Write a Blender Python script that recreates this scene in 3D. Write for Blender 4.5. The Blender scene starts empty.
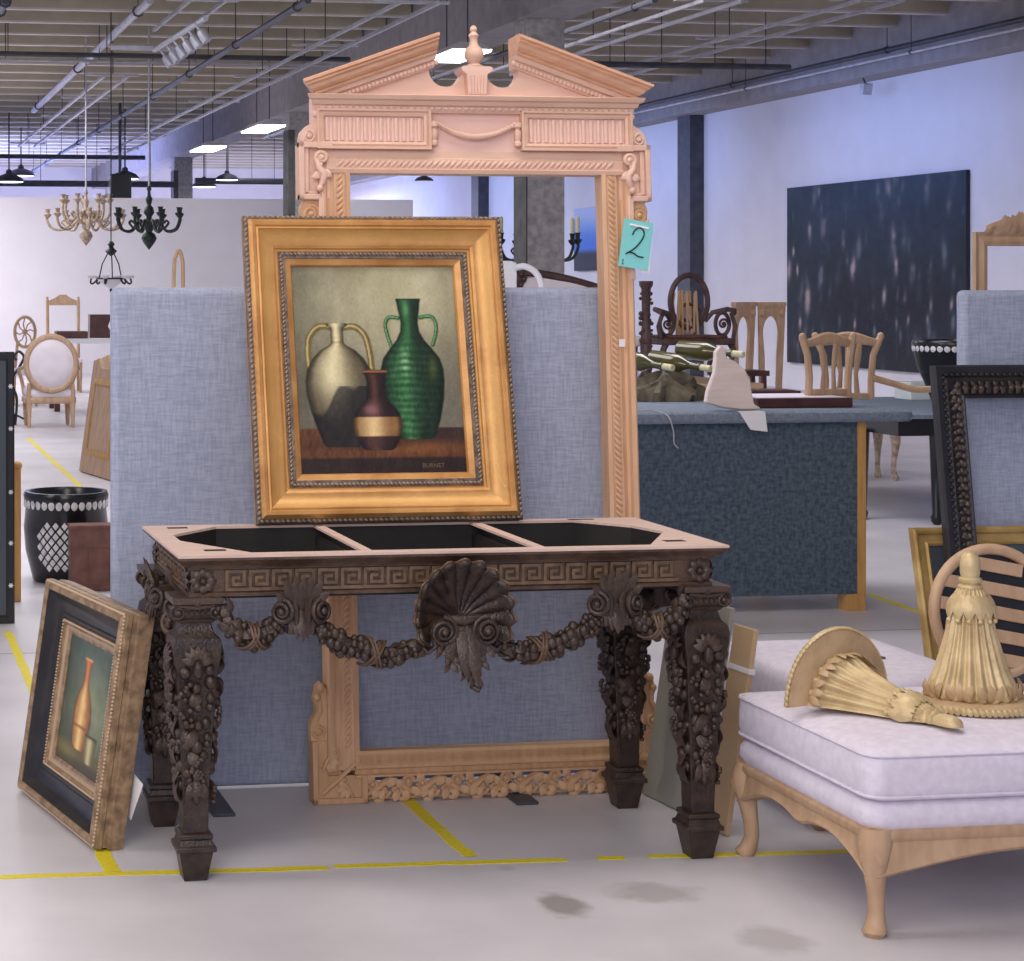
import bpy, math, random
import numpy as np
from mathutils import Vector, Matrix, Euler
PI = math.pi
rnd = random.Random(7)
COL = bpy.context.scene.collection

# ------------------------------------------------------------------ camera model (pixel -> point in the room)
F, PX, PY, H = 2000.0, 144.0, 285.0, 1.6
YAW = math.atan(294 / 2000.0)
CA, SA = math.cos(YAW), math.sin(YAW)
def at_d(px, py, d):
    l = (px - PX) / F * d
    return Vector((d * SA + l * CA, d * CA - l * SA, H - (py - PY) / F * d))
def at_z(px, py, z): return at_d(px, py, (H - z) * F / (py - PY))
def at_y(px, py, Y):
    t = (px - PX) / F
    return at_d(px, py, Y / (CA - t * SA))
def at_x(px, py, X):
    t = (px - PX) / F
    return at_d(px, py, X / (SA + t * CA))

# ------------------------------------------------------------------ mesh builder
class MB:
    def __init__(s):
        s.v = []; s.f = []; s.M = Matrix.Identity(4)
    def add(s, vs, fs):
        n = len(s.v)
        s.v.extend([tuple(s.M @ Vector(p)) for p in vs])
        s.f.extend([tuple(n + i for i in f) for f in fs])
    def box(s, c, size, rot=None):
        x, y, z = [a / 2 for a in size]
        R = Euler(rot).to_matrix() if rot else None
        vs = []
        for sx, sy, sz in ((-1,-1,-1),(1,-1,-1),(1,1,-1),(-1,1,-1),(-1,-1,1),(1,-1,1),(1,1,1),(-1,1,1)):
            p = Vector((sx * x, sy * y, sz * z))
            if R: p = R @ p
            vs.append(p + Vector(c))
        s.add(vs, [(3,2,1,0),(4,5,6,7),(0,1,5,4),(1,2,6,5),(2,3,7,6),(3,0,4,7)])
    def bb(s, x0, x1, y0, y1, z0, z1):
        s.box(((x0+x1)/2, (y0+y1)/2, (z0+z1)/2), (abs(x1-x0), abs(y1-y0), abs(z1-z0)))
    def frust(s, c, z0, z1, h0, h1, d0=None, d1=None):
        d0 = h0 if d0 is None else d0; d1 = h1 if d1 is None else d1
        x, y = c
        vs = [(x-h0,y-d0,z0),(x+h0,y-d0,z0),(x+h0,y+d0,z0),(x-h0,y+d0,z0),(x-h1,y-d1,z1),(x+h1,y-d1,z1),(x+h1,y+d1,z1),(x-h1,y+d1,z1)]
        s.add(vs, [(3,2,1,0),(4,5,6,7),(0,1,5,4),(1,2,6,5),(2,3,7,6),(3,0,4,7)])
    def loft(s, rings, cap=True, closed=False):
        n = len(rings[0]); vs = [p for r in rings for p in r]; fs = []
        m = len(rings)
        for i in range(m if closed else m - 1):
            a, b = i * n, ((i + 1) % m) * n
            for j in range(n):
                k = (j + 1) % n
                fs.append((a + j, a + k, b + k, b + j))
        if cap and not closed:
            fs.append(tuple(range(n - 1, -1, -1))); fs.append(tuple((m - 1) * n + j for j in range(n)))
        s.add(vs, fs)
    def tube(s, pts, r, seg=8, closed=False, flat=1.0, up=None):
        pts = [Vector(p) for p in pts]; n = len(pts)
        rs = r if isinstance(r, (list, tuple)) else [r] * n
        rings = []; N = None
        for i, p in enumerate(pts):
            if closed: t = pts[(i + 1) % n] - pts[i - 1]
            else: t = pts[min(i + 1, n - 1)] - pts[max(i - 1, 0)]
            if t.length < 1e-9: t = Vector((0, 0, 1))
            t.normalize()
            if up is not None:
                N = Vector(up) - t * t.dot(Vector(up))
                if N.length < 1e-6: N = t.orthogonal()
                N.normalize()
            elif N is None: N = t.orthogonal().normalized()
            else:
                N = N - t * N.dot(t)
                if N.length < 1e-6: N = t.orthogonal()
                N.normalize()
            B = t.cross(N)
            rings.append([p + N * (rs[i] * flat * math.cos(2*PI*k/seg)) + B * (rs[i] * math.sin(2*PI*k/seg)) for k in range(seg)])
        s.loft(rings, cap=True, closed=closed)
    def lathe(s, prof, seg=24, c=(0, 0, 0), axis=None, sc=(1, 1)):
        R = Matrix.Identity(3)
        if axis is not None: R = Vector((0, 0, 1)).rotation_difference(Vector(axis)).to_matrix()
        c = Vector(c)
        rings = [[c + R @ Vector((r * sc[0] * math.cos(2*PI*k/seg), r * sc[1] * math.sin(2*PI*k/seg), z)) for k in range(seg)] for r, z in prof]
        s.loft(rings, cap=True)
    def ell(s, c, r, seg=10, rings=7, rot=None):
        if not isinstance(r, (list, tuple)): r = (r, r, r)
        R = Euler(rot).to_matrix() if rot else Matrix.Identity(3)
        c = Vector(c); out = []
        for i in range(rings):
            a = -PI/2 + PI * (i + .25) / (rings - .5)
            out.append([c + R @ Vector((r[0]*math.cos(a)*math.cos(2*PI*k/seg), r[1]*math.cos(a)*math.sin(2*PI*k/seg), r[2]*math.sin(a))) for k in range(seg)])
        s.loft(out, cap=True)
    def prism(s, poly, y0, y1):
        """outline in x,z extruded along y"""
        n = len(poly)
        ar = sum(poly[i][0]*poly[(i+1)%n][1] - poly[(i+1)%n][0]*poly[i][1] for i in range(n))
        if ar < 0: poly = poly[::-1]
        vs = [(x, y0, z) for x, z in poly] + [(x, y1, z) for x, z in poly]
        fs = [tuple(range(n)), tuple(range(2*n - 1, n - 1, -1))] + [((i+1) % n, i, n + i, n + (i+1) % n) for i in range(n)]
        s.add(vs, fs)
    def plate(s, poly, z0, z1):
        """outline in x,y extruded along z"""
        M0 = s.M.copy()
        s.M = s.M @ Matrix(((1,0,0,0),(0,0,1,0),(0,1,0,0),(0,0,0,1)))
        s.prism(poly, z0, z1); s.M = M0
    def rframe(s, w, h, prof, cz=0):
        """moulding swept round a rectangle w x h (the sight size) standing in x,z; prof = (out, towards viewer)"""
        vs = []; fs = []; m = len(prof)
        for u, v in prof:
            a, b = w/2 + u, h/2 + u
            vs += [(-a, -v, cz - b), (a, -v, cz - b), (a, -v, cz + b), (-a, -v, cz + b)]
        for i in range(m):
            j = (i + 1) % m
            for k in range(4):
                l = (k + 1) % 4
                fs.append((i*4 + k, i*4 + l, j*4 + l, j*4 + k))
        s.add(vs, fs)
    def leaf(s, base, d, n, L, W, hump=.25, curl=0.0, rows=6, th=.35):
        base = Vector(base); d = Vector(d).normalized(); n = Vector(n); n = (n - d * n.dot(d)).normalized(); sd = d.cross(n)
        rings = []
        for i in range(rows + 1):
            t = i / rows
            w = W * (math.sin(PI * min(1, t * .86 + .12)) ** .8) * .5 + 1e-4
            c = base + d * (L * t) + n * (L * (hump * math.sin(PI * t * .9) + curl * t * t))
            rings.append([c - sd * w, c + n * (w * th), c + sd * w, c - n * (w * th + .002)])
        s.loft(rings)
    def grid(s, fn, nu, nv, closed_u=False):
        vs = [fn(i / nu, j / nv) for j in range(nv + 1) for i in range(nu + (0 if closed_u else 1))]
        w = nu + (0 if closed_u else 1); fs = []
        for j in range(nv):
            for i in range(nu):
                k = (i + 1) % w
                fs.append((j*w + i, j*w + k, (j+1)*w + k, (j+1)*w + i))
        s.add(vs, fs)
    def volute(s, c, R, turns=2.2, r=.006, flip=1, start=0.0, axis='y', depth=.0, seg=7, plane=None):
        """spiral tube in the x,z plane (or plane=(ux,uz) vectors), ending in a ball"""
        ux, uz = plane or (Vector((1, 0, 0)), Vector((0, 0, 1)))
        ny = ux.cross(uz) * -1 if plane else Vector((0, -1, 0))
        pts = []; rs = []; N = int(14 * turns)
        for i in range(N + 1):
            t = i / N; a = start + flip * 2 * PI * turns * t; rr = R * (1 - t) ** 1.0 + r * .6
            pts.append(Vector(c) + ux * (rr * math.cos(a)) + uz * (rr * math.sin(a)) + ny * (depth * t)); rs.append(r * (1 - .35 * t))
        s.tube(pts, rs, seg)
        s.ell(Vector(c) + ny * depth, r * 1.4, 8, 6)
    def build(s, name, m, parent=None, ang=40, smooth=True, bevel=0):
        me = bpy.data.meshes.new(name)
        me.from_pydata(s.v, [], s.f); me.update()
        if smooth:
            for p in me.polygons: p.use_smooth = True
            me.set_sharp_from_angle(angle=math.radians(ang))
        if m: me.materials.append(m)
        o = bpy.data.objects.new(name, me); COL.objects.link(o)
        if parent: o.parent = parent
        if bevel:
            b = o.modifiers.new('bevel', 'BEVEL'); b.width = bevel; b.segments = 2; b.limit_method = 'ANGLE'; b.angle_limit = math.radians(40)
        return o

def rect_path(w, h, u, step):
    """points and tangents along a rectangle of sight size w x h offset outward by u, in x,z"""
    a, b = w/2 + u, h/2 + u; out = []
    for (x0, z0, x1, z1) in ((-a,-b,a,-b),(a,-b,a,b),(a,b,-a,b),(-a,b,-a,-b)):
        L = math.hypot(x1-x0, z1-z0); n = max(1, round(L/step))
        for i in range(n):
            t = (i + .5)/n
            out.append((x0+(x1-x0)*t, z0+(z1-z0)*t, math.atan2(z1-z0, x1-x0)))
    return out

# ------------------------------------------------------------------ object records
def thing(name, label, cat, loc=(0,0,0), rot=(0,0,0), group=None):
    o = bpy.data.objects.new(name, None); COL.objects.link(o)
    o.empty_display_size = .05
    o.location = loc; o.rotation_euler = rot
    tag(o, label, cat, group); return o
def tag(o, label, cat, group=None):
    o['label'] = label; o['category'] = cat
    if group: o['group'] = group
    return o
def struct(o):
    o['kind'] = 'structure'; return o
def copy_tree(o, parent=None):
    c = o.copy(); COL.objects.link(c)
    if parent: c.parent = parent
    for ch in list(o.children): copy_tree(ch, c)
    return c

# ------------------------------------------------------------------ materials
def lin(*c):
    return tuple((x/255/12.92 if x/255 <= .04045 else ((x/255 + .055)/1.055) ** 2.4) for x in c) + (1.0,)
def _nt(name):
    m = bpy.data.materials.new(name); m.use_nodes = True
    nt = m.node_tree; return m, nt, nt.nodes['Principled BSDF']
def mat(name, c1, c2=None, scale=8.0, rough=.5, metal=0.0, bump=0.0, bscale=None, stretch=(1,1,1), detail=4, spec=.5, lo=.35, hi=.65, edge=None, edge_lo=.52, edge_hi=.6):
    m, nt, b = _nt(name)
    b.inputs['Roughness'].default_value = rough; b.inputs['Metallic'].default_value = metal
    b.inputs['Specular IOR Level'].default_value = spec
    N = nt.nodes; L = nt.links
    if c2 is None and not bump:
        b.inputs['Base Color'].default_value = c1; return m
    tc = N.new('ShaderNodeTexCoord'); mp = N.new('ShaderNodeMapping'); mp.inputs['Scale'].default_value = stretch
    L.new(tc.outputs['Object'], mp.inputs['Vector'])
    nz = N.new('ShaderNodeTexNoise'); nz.inputs['Scale'].default_value = scale; nz.inputs['Detail'].default_value = detail
    L.new(mp.outputs[0], nz.inputs['Vector'])
    r = N.new('ShaderNodeValToRGB'); r.color_ramp.elements[0].position = lo; r.color_ramp.elements[1].position = hi
    r.color_ramp.elements[0].color = c1; r.color_ramp.elements[1].color = c2 or c1
    L.new(nz.outputs['Fac'], r.inputs[0]); out = r.outputs[0]
    if edge:
        g = N.new('ShaderNodeNewGeometry'); r2 = N.new('ShaderNodeMapRange')
        r2.inputs['From Min'].default_value = edge_lo; r2.inputs['From Max'].default_value = edge_hi
        L.new(g.outputs['Pointiness'], r2.inputs['Value'])
        mx = N.new('ShaderNodeMix'); mx.data_type = 'RGBA'; L.new(r2.outputs[0], mx.inputs['Factor'])
        L.new(out, mx.inputs[6]); mx.inputs[7].default_value = edge; out = mx.outputs[2]
    L.new(out, b.inputs['Base Color'])
    if bump:
        n2 = nz
        if bscale:
            n2 = N.new('ShaderNodeTexNoise'); n2.inputs['Scale'].default_value = bscale; n2.inputs['Detail'].default_value = 5
            L.new(mp.outputs[0], n2.inputs['Vector'])
        bp = N.new('ShaderNodeBump'); bp.inputs['Strength'].default_value = bump; bp.inputs['Distance'].default_value = .01
        L.new(n2.outputs['Fac'], bp.inputs['Height']); L.new(bp.outputs[0], b.inputs['Normal'])
    return m
def weave(name, c1, c2, f=110.0, s=9.0, rough=.9, bump=.25):
    m, nt, b = _nt(name); N = nt.nodes; L = nt.links
    b.inputs['Roughness'].default_value = rough; b.inputs['Specular IOR Level'].default_value = .2
    tc = N.new('ShaderNodeTexCoord'); fac = []
    for st in ((f, f, s), (s, s, f)):
        mp = N.new('ShaderNodeMapping'); mp.inputs['Scale'].default_value = st; L.new(tc.outputs['Object'], mp.inputs['Vector'])
        nz = N.new('ShaderNodeTexNoise'); nz.inputs['Scale'].default_value = 1.0; nz.inputs['Detail'].default_value = 3; L.new(mp.outputs[0], nz.inputs['Vector'])
        fac.append(nz.outputs['Fac'])
    ad = N.new('ShaderNodeMath'); ad.operation = 'ADD'; L.new(fac[0], ad.inputs[0]); L.new(fac[1], ad.inputs[1])
    r = N.new('ShaderNodeMapRange'); r.inputs['From Min'].default_value = .75; r.inputs['From Max'].default_value = 1.25; L.new(ad.outputs[0], r.inputs['Value'])
    mx = N.new('ShaderNodeMix'); mx.data_type = 'RGBA'; L.new(r.outputs[0], mx.inputs['Factor']); mx.inputs[6].default_value = c1; mx.inputs[7].default_value = c2
    L.new(mx.outputs[2], b.inputs['Base Color'])
    bp = N.new('ShaderNodeBump'); bp.inputs['Strength'].default_value = bump; bp.inputs['Distance'].default_value = .004
    L.new(r.outputs[0], bp.inputs['Height']); L.new(bp.outputs[0], b.inputs['Normal'])
    return m
def emit(name, c, s):
    m, nt, b = _nt(name)
    b.inputs['Base Color'].default_value = (0, 0, 0, 1); b.inputs['Emission Color'].default_value = c; b.inputs['Emission Strength'].default_value = s
    return m
def attr_mat(name, rough=.45, spec=.4):
    m, nt, b = _nt(name); a = nt.nodes.new('ShaderNodeAttribute'); a.attribute_name = 'paint'
    nt.links.new(a.outputs['Color'], b.inputs['Base Color']); b.inputs['Roughness'].default_value = rough; b.inputs['Specular IOR Level'].default_value = spec
    return m

M = {}
M['dark_wood'] = mat('carved_dark_wood', lin(38,28,24), lin(62,48,39), 30, .34, bump=.35, bscale=140, edge=lin(92,74,64), edge_lo=.56, edge_hi=.72)
M['dark_wood2'] = mat('brown_frieze_wood', lin(66,49,39), lin(92,70,54), 25, .45, bump=.3, bscale=120, edge=lin(116,90,68), edge_lo=.56, edge_hi=.72)
M['key_wood'] = mat('rubbed_key_fillets', lin(92,72,54), lin(122,96,70), 40, .45, bump=.2, bscale=120)
M['black_wood'] = mat('black_inner_wood', lin(24,22,22), lin(34,30,29), 10, .7, bump=.1)
M['raw_top'] = mat('raw_pink_wood', lin(208,180,166), lin(221,195,182), 3, .6, stretch=(2,30,30), bump=.08)
M['pink'] = mat('pink_lit_wood', lin(216,178,154), lin(226,189,166), 3, .6, stretch=(2,12,12), bump=.10, bscale=60, edge=lin(236,198,184), edge_lo=.54, edge_hi=.7)  # pink tint of the light put into the header's wood colour
M['stile'] = mat('part_pink_lit_oak', lin(206,163,126), lin(218,176,140), 4, .6, stretch=(14,14,2), bump=.08, bscale=60)  # same frame wood, tinted between the pink-lit header and the tan base
M['tan'] = mat('tan_lit_oak', lin(192,148,108), lin(208,164,122), 4, .6, stretch=(14,14,2), bump=.10, bscale=60, edge=lin(222,182,142), edge_lo=.54, edge_hi=.7)  # same frame wood again, with the warmer light below put into its colour
M['crown'] = mat('tan_crown_wood', lin(206,156,124), lin(218,170,138), 4, .6, stretch=(3,14,14), bump=.08, bscale=60)
M['gold'] = mat('antique_gold', lin(178,124,66), lin(208,156,94), 9, .46, .28, bump=.15, bscale=80, edge=lin(232,184,110))
M['brass_gold'] = mat('brass_gold_leaf', lin(158,126,70), lin(198,166,104), 9, .4, .3, bump=.12, bscale=80)
M['gold_bead'] = mat('tarnished_gilt_beading', lin(92,80,74), lin(136,118,102), 40, .45, .4, bump=.3, bscale=160, edge=lin(176,156,132), edge_lo=.54, edge_hi=.7)
M['gilt'] = mat('pale_gold_leaf', lin(184,160,116), lin(216,194,148), 14, .42, .2, bump=.2, bscale=90)
M['gilt_tan'] = mat('tan_gilt_rope', lin(176,148,112), lin(196,168,130), 20, .55, .0, bump=.2)
M['frame_black'] = mat('ebonised_frame', lin(30,28,30), lin(44,41,41), 14, .35, bump=.15)
M['frame_brown'] = mat('brown_gilt_moulding', lin(120,96,72), lin(168,140,108), 30, .45, .15, bump=.25, bscale=120, edge=lin(196,170,140))
M['screen'] = weave('blue_screen_fabric', lin(150,158,180), lin(172,179,199), 150, 20)
M['counter'] = weave('navy_counter_carpet', lin(64,77,90), lin(96,109,121), 60, 30, bump=.6)
M['counter_top'] = weave('grey_blue_counter_top', lin(112,122,138), lin(136,146,160), 80, 40, bump=.4)
M['linen'] = mat('lavender_white_linen', lin(216,208,222), lin(226,220,232), 40, .9, bump=.1, bscale=300, spec=.2)
M['cream'] = mat('cream_upholstery', lin(224,214,218), lin(232,224,228), 6, .9, spec=.2)
M['bleached'] = mat('bleached_carved_wood', lin(178,145,114), lin(197,165,133), 8, .6, stretch=(3,3,1), bump=.1)
M['oak'] = mat('honey_oak_edge', lin(186,138,74), lin(204,158,92), 4, .55, stretch=(12,12,1))
M['yellow'] = mat('worn_yellow_tape', lin(214,196,30), lin(226,210,44), 60, .6)
M['concrete'] = mat('column_concrete', lin(150,146,144), lin(182,177,176), 14, .9, bump=.3, detail=8)
M['col_dark'] = mat('column_darkening', lin(66,66,64), lin(92,91,88), 5, .7)
M['girder'] = mat('girder_concrete', lin(146,142,144), lin(160,156,158), 5, .9, bump=.1)
M['joist'] = mat('joist_paint', lin(178,170,150), lin(192,184,164), 3, .85)
M['flange'] = mat('joist_flange_paint', lin(206,200,196), lin(214,208,204), 3, .8)
M['wall'] = mat('white_wall_paint', lin(226,224,230), lin(230,228,234), 2, .9, spec=.2)
M['steel'] = mat('dark_steel', lin(70,72,80), lin(84,86,94), 8, .5, .3)
M['galv'] = mat('galvanised_strut', lin(176,176,184), lin(196,196,204), 8, .45, .3)
M['iron'] = mat('black_green_iron', lin(32,40,40), lin(50,58,56), 20, .45, .2)
M['cream_metal'] = mat('distressed_cream_metal', lin(150,130,110), lin(204,184,160), 26, .6)
M['glass_white'] = mat('milk_glass', lin(228,224,228), lin(234,230,234), 3, .3)
M['black_lac'] = mat('black_lacquer', lin(18,19,22), lin(28,29,32), 8, .25)
M['pearl'] = mat('mother_of_pearl', lin(190,188,190), lin(224,222,222), 30, .3)
M['brown'] = mat('brown_leather', lin(92,58,48), lin(122,80,66), 12, .55, bump=.15)
M['red_brown'] = mat('mahogany', lin(70,38,36), lin(92,54,48), 8, .4)
M['paper'] = mat('white_paper', lin(232,230,232), lin(238,236,238), 3, .8)
M['teal'] = mat('turquoise_paper', lin(128,206,204), lin(134,212,210), 3, .8)
M['ink'] = mat('black_ink', lin(28,30,36))
M['board'] = mat('tan_board', lin(190,160,124), lin(200,170,134), 4, .8)
M['greyboard'] = mat('grey_green_board', lin(150,148,138), lin(160,158,148), 4, .85)
M['plaster'] = mat('pinkish_plaster', lin(228,210,202), lin(238,222,214), 5, .8, stretch=(1,1,9), bump=.35)
M['mirror_dark'] = mat('dark_mirror_glass', lin(70,78,84), None, rough=.25)
M['cable'] = mat('black_cable', lin(24,26,30), None, rough=.5)
M['cork'] = mat('pale_cork', lin(206,200,160), lin(220,214,178), 40, .8)
M['bottle'] = mat('olive_bottle_glass', lin(70,66,34), lin(90,84,44), 6, .12, spec=.7)
M['burlap'] = mat('olive_crumpled_cloth', lin(92,86,70), lin(134,124,104), 14, .8, bump=.5)
M['tube'] = emit('lamp_diffuser', (.95, .96, 1.0, 1), 14.0)
M['bulb'] = emit('lamp_bulb', (.9, .93, 1.0, 1), 5.0)

# ------------------------------------------------------------------ camera
cam = bpy.data.cameras.new('camera'); co = bpy.data.objects.new('camera', cam); COL.objects.link(co)
cam.lens = F / 1024 * 36; cam.sensor_width = 36; cam.sensor_fit = 'HORIZONTAL'
cam.shift_x = (512 - PX) / 1024; cam.shift_y = -(480.5 - PY) / 1024
co.location = (0, 0, H); co.rotation_euler = (PI/2, 0, -YAW); cam.clip_end = 300
bpy.context.scene.camera = co
vs_ = bpy.context.scene.view_settings
bpy.context.scene.display_settings.display_device = 'sRGB'
vs_.view_transform = 'Standard'; vs_.look = 'None'; vs_.gamma = 1; vs_.use_curve_mapping = False; vs_.exposure = 0
cy = bpy.context.scene.cycles
cy.use_denoising = True; cy.max_bounces = 8; cy.diffuse_bounces = 4; cy.glossy_bounces = 3; cy.sample_clamp_indirect = 6
# ================================================================== the warehouse itself
def floor_material():
    m, nt, b = _nt('sealed_concrete_floor'); N = nt.nodes; L = nt.links
    g = N.new('ShaderNodeNewGeometry')
    def noise(sc, det=5):
        n = N.new('ShaderNodeTexNoise'); n.inputs['Scale'].default_value = sc; n.inputs['Detail'].default_value = det
        L.new(g.outputs['Position'], n.inputs['Vector']); return n.outputs['Fac']
    r = N.new('ShaderNodeValToRGB'); e = r.color_ramp.elements
    e[0].position = .3; e[0].color = lin(190,186,190); e[1].position = .7; e[1].color = lin(214,210,214)
    L.new(noise(1.6, 8), r.inputs[0]); out = r.outputs[0]
    def mixin(fac, col, out):
        mx = N.new('ShaderNodeMix'); mx.data_type = 'RGBA'; L.new(fac, mx.inputs['Factor']); L.new(out, mx.inputs[6]); mx.inputs[7].default_value = col
        return mx.outputs[2]
    fine = noise(55, 3)
    for (px, py, rx, ry, k) in ((562, 905, .075, .11, .75), (652, 893, .13, .10, .45), (775, 940, .10, .12, .35), (505, 868, .03, .03, .25)):
        c = at_z(px, py, 0)
        sb = N.new('ShaderNodeVectorMath'); sb.operation = 'SUBTRACT'; L.new(g.outputs['Position'], sb.inputs[0]); sb.inputs[1].default_value = c
        ml = N.new('ShaderNodeVectorMath'); ml.operation = 'MULTIPLY'; L.new(sb.outputs[0], ml.inputs[0]); ml.inputs[1].default_value = (1/rx, 1/ry, 0)
        ln = N.new('ShaderNodeVectorMath'); ln.operation = 'LENGTH'; L.new(ml.outputs[0], ln.inputs[0])
        n2 = N.new('ShaderNodeMath'); n2.operation = 'MULTIPLY_ADD'; L.new(noise(14, 4), n2.inputs[0]); n2.inputs[1].default_value = 1.1; n2.inputs[2].default_value = -.55
        ad = N.new('ShaderNodeMath'); ad.operation = 'ADD'; L.new(ln.outputs['Value'], ad.inputs[0]); L.new(n2.outputs[0], ad.inputs[1])
        mr = N.new('ShaderNodeMapRange'); mr.inputs['From Min'].default_value = 1.05; mr.inputs['From Max'].default_value = .55; mr.inputs['To Max'].default_value = k
        L.new(ad.outputs[0], mr.inputs['Value']); out = mixin(mr.outputs[0], lin(132,124,116), out)
    L.new(out, b.inputs['Base Color'])
    rr = N.new('ShaderNodeMapRange'); rr.inputs['To Min'].default_value = .28; rr.inputs['To Max'].default_value = .5; L.new(noise(3, 4), rr.inputs['Value'])
    L.new(rr.outputs[0], b.inputs['Roughness']); b.inputs['Specular IOR Level'].default_value = .35
    return m

XL, XR, YF, YB, ZC, ZG = -9.0, 14.4, -3.0, 60.0, 5.33, 4.5
b = MB(); b.bb(XL, XR + .4, YF, YB + .4, -.2, 0); struct(b.build('floor', floor_material(), smooth=False))
b = MB(); b.bb(XR, XR + .3, YF, YB, 0, ZC); struct(b.build('wall_right', M['wall'], smooth=False))
b = MB(); b.bb(XL, XR, YB, YB + .3, 0, ZC); struct(b.build('wall_back', M['wall'], smooth=False))
# white display partition that closes the left aisle
pe = at_y(413, 200, 36).x
b = MB(); b.bb(XL, pe, 36, 36.2, 0, 3.18); struct(b.build('wall_partition', M['wall'], smooth=False))
b = MB(); b.bb(XL, XR + .3, YF, YB + .3, ZC, ZC + .2); ceil = struct(b.build('ceiling', M['joist'], smooth=False))
# joists: one mesh per span, each joist a part of the ceiling with a pale bottom flange
def joist(x0, x1):
    b = MB(); b.bb(x0, x1, -.05, .05, 5.1, ZC); o = b.build('joist', M['joist'], ceil, smooth=False)
    b = MB(); b.bb(x0, x1, -.055, .055, 5.075, 5.1); b.build('joist_flange', M['flange'], o, smooth=False)
    return o
ys = [22.7 + 1.25 * k for k in range(-8, 30)]
for x0, x1 in ((-6, 7.2), (7.75, 14.15)):
    o0 = joist(x0, x1)
    for k, y in enumerate(ys):
        o = o0 if k == 0 else copy_tree(o0, ceil)
        o.location.y = y
# girders
for nm, x0, x1 in (('girder_beam', 7.22, 7.78), ('girder_beam', 13.95, 14.4)):
    b = MB(); b.bb(x0, x1, 8, YB, ZG, ZC); struct(b.build(nm, M['girder'], bevel=.01, smooth=False))
    
# columns under the middle girder and against the right wall
for y in (21.1, 33.0, 45.0, 57.0):
    b = MB(); b.bb(7.28, 7.70, y - .21, y + .21, 0, ZG); o = struct(b.build('column', M['concrete'], smooth=False))
    b = MB(); b.bb(7.262, 7.28, y - .215, y + .19, 0, ZG - .3); b.bb(7.262, 7.37, y - .225, y - .21, 0 if y > 30 else 3.2, ZG - .3); b.build('dark_face_plate', M['col_dark'], o, smooth=False)  # thin dark plates added to make the lit left faces read dark
for y in (32.6, 44.2):
    b = MB(); b.bb(14.15, 14.4, y - .26, y + .26, 0, ZG); struct(b.build('column', M['steel'], smooth=False))

# ---------------- overhead services
def run(name, label, cat, pts, r, m, hang=None, group=None):
    b = MB(); b.tube(pts, r, 8); o = b.build(name, m); tag(o, label, cat, group)
    if hang:
        n, step = hang
        d = (pts[-1] - pts[0]); L = d.length; k = max(1, int(L / step))
        for i in range(k + 1):
            p = pts[0] + d * ((i + .15) / (k + .3)); h = MB()
            h.tube([p, Vector((p.x, p.y, ZC))], .007, 5)
            h.lathe([(r*1.1, -.02), (r*1.45, -.015), (r*1.45, .015), (r*1.1, .02)], 8, p, d)
            h.build('pipe_hanger', M['steel'], o)
    return o
def yline(px0, py0, z, y1):
    p = at_z(px0, py0, z); return [p, Vector((p.x, y1, z))]
p = yline(150, 0, 4.92, 38); run('sprinkler_main', 'pale thick overhead pipe running away at the far left of the ceiling', 'pipe', p, .052, M['galv'], (0, 5))
p = yline(308, 0, 4.55, 52); run('sprinkler_pipe', 'thin dark overhead pipe with clamp hangers crossing the left ceiling', 'pipe', p, .04, M['steel'], (0, 3.4))
p = yline(6, 0, 4.6, 22); run('sprinkler_pipe', 'short bluish pipe at the top left corner of the ceiling', 'pipe', p, .05, M['steel'], (0, 3.4))
p = yline(655, 0, 4.6, 40); run('sprinkler_pipe', 'dark pipe nearest the middle girder in the right hand ceiling bay', 'pipe', p, .035, M['steel'], (0, 3.4))
p = yline(1010, 26, 4.62, 45); run('conduit_pipe', 'dark conduit run along the side of the right wall girder', 'pipe', [Vector((13.88, 15, 4.78)), Vector((13.88, 50, 4.78))], .035, M['steel'], (0, 5))
run('conduit_pipe', 'lower conduit along the right wall girder with small brackets', 'pipe', [Vector((13.80, 14, 4.66)), Vector((13.80, 40, 4.66))], .022, M['galv'], (0, 4.5))
def ladder(label, px0, px1, py, z, y1, group=None):
    a, c = at_z(px0, py, z), at_z(px1, py, z)
    t = thing('lighting_strut', label, 'ceiling strut', ((a.x + c.x)/2, a.y, z))
    w = c.x - a.x; L = y1 - a.y
    for sgn in (-1, 1):
        b = MB(); b.box((sgn*w/2, L/2, 0), (.036, L, .036)); b.build('rail', M['galv'], t, smooth=False)
    n = int(L / 3.2)
    for i in range(n + 1):
        b = MB(); b.box((0, .3 + (L - .6) * i / max(1, n), .045), (w + .4, .07, .025)); b.build('tie', M['galv'], t, smooth=False)
        b = MB(); b.tube([(0, .3 + (L-.6) * i / max(1, n), .05), (0, .3 + (L-.6) * i / max(1, n), ZC - z)], .007, 5); b.build('hanger_rod', M['steel'], t)
    return t
ladder('pair of pale ceiling strut rails left of the chandelier chains', 104, 128, 76, 4.45, 41)
ladder('pair of strut rails holding the track spotlights at top left', 190, 226, 0, 4.5, 22.5)
ladder('pair of strut rails beside the middle girder behind the broken pediment', 400, 440, 2, 4.35, 41)
ladder('pair of strut rails in the right ceiling bay nearest the wall', 862, 905, 0, 4.55, 30)
ladder('pair of strut rails in the right ceiling bay beside the middle girder', 705, 745, 0, 4.55, 27)
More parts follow.
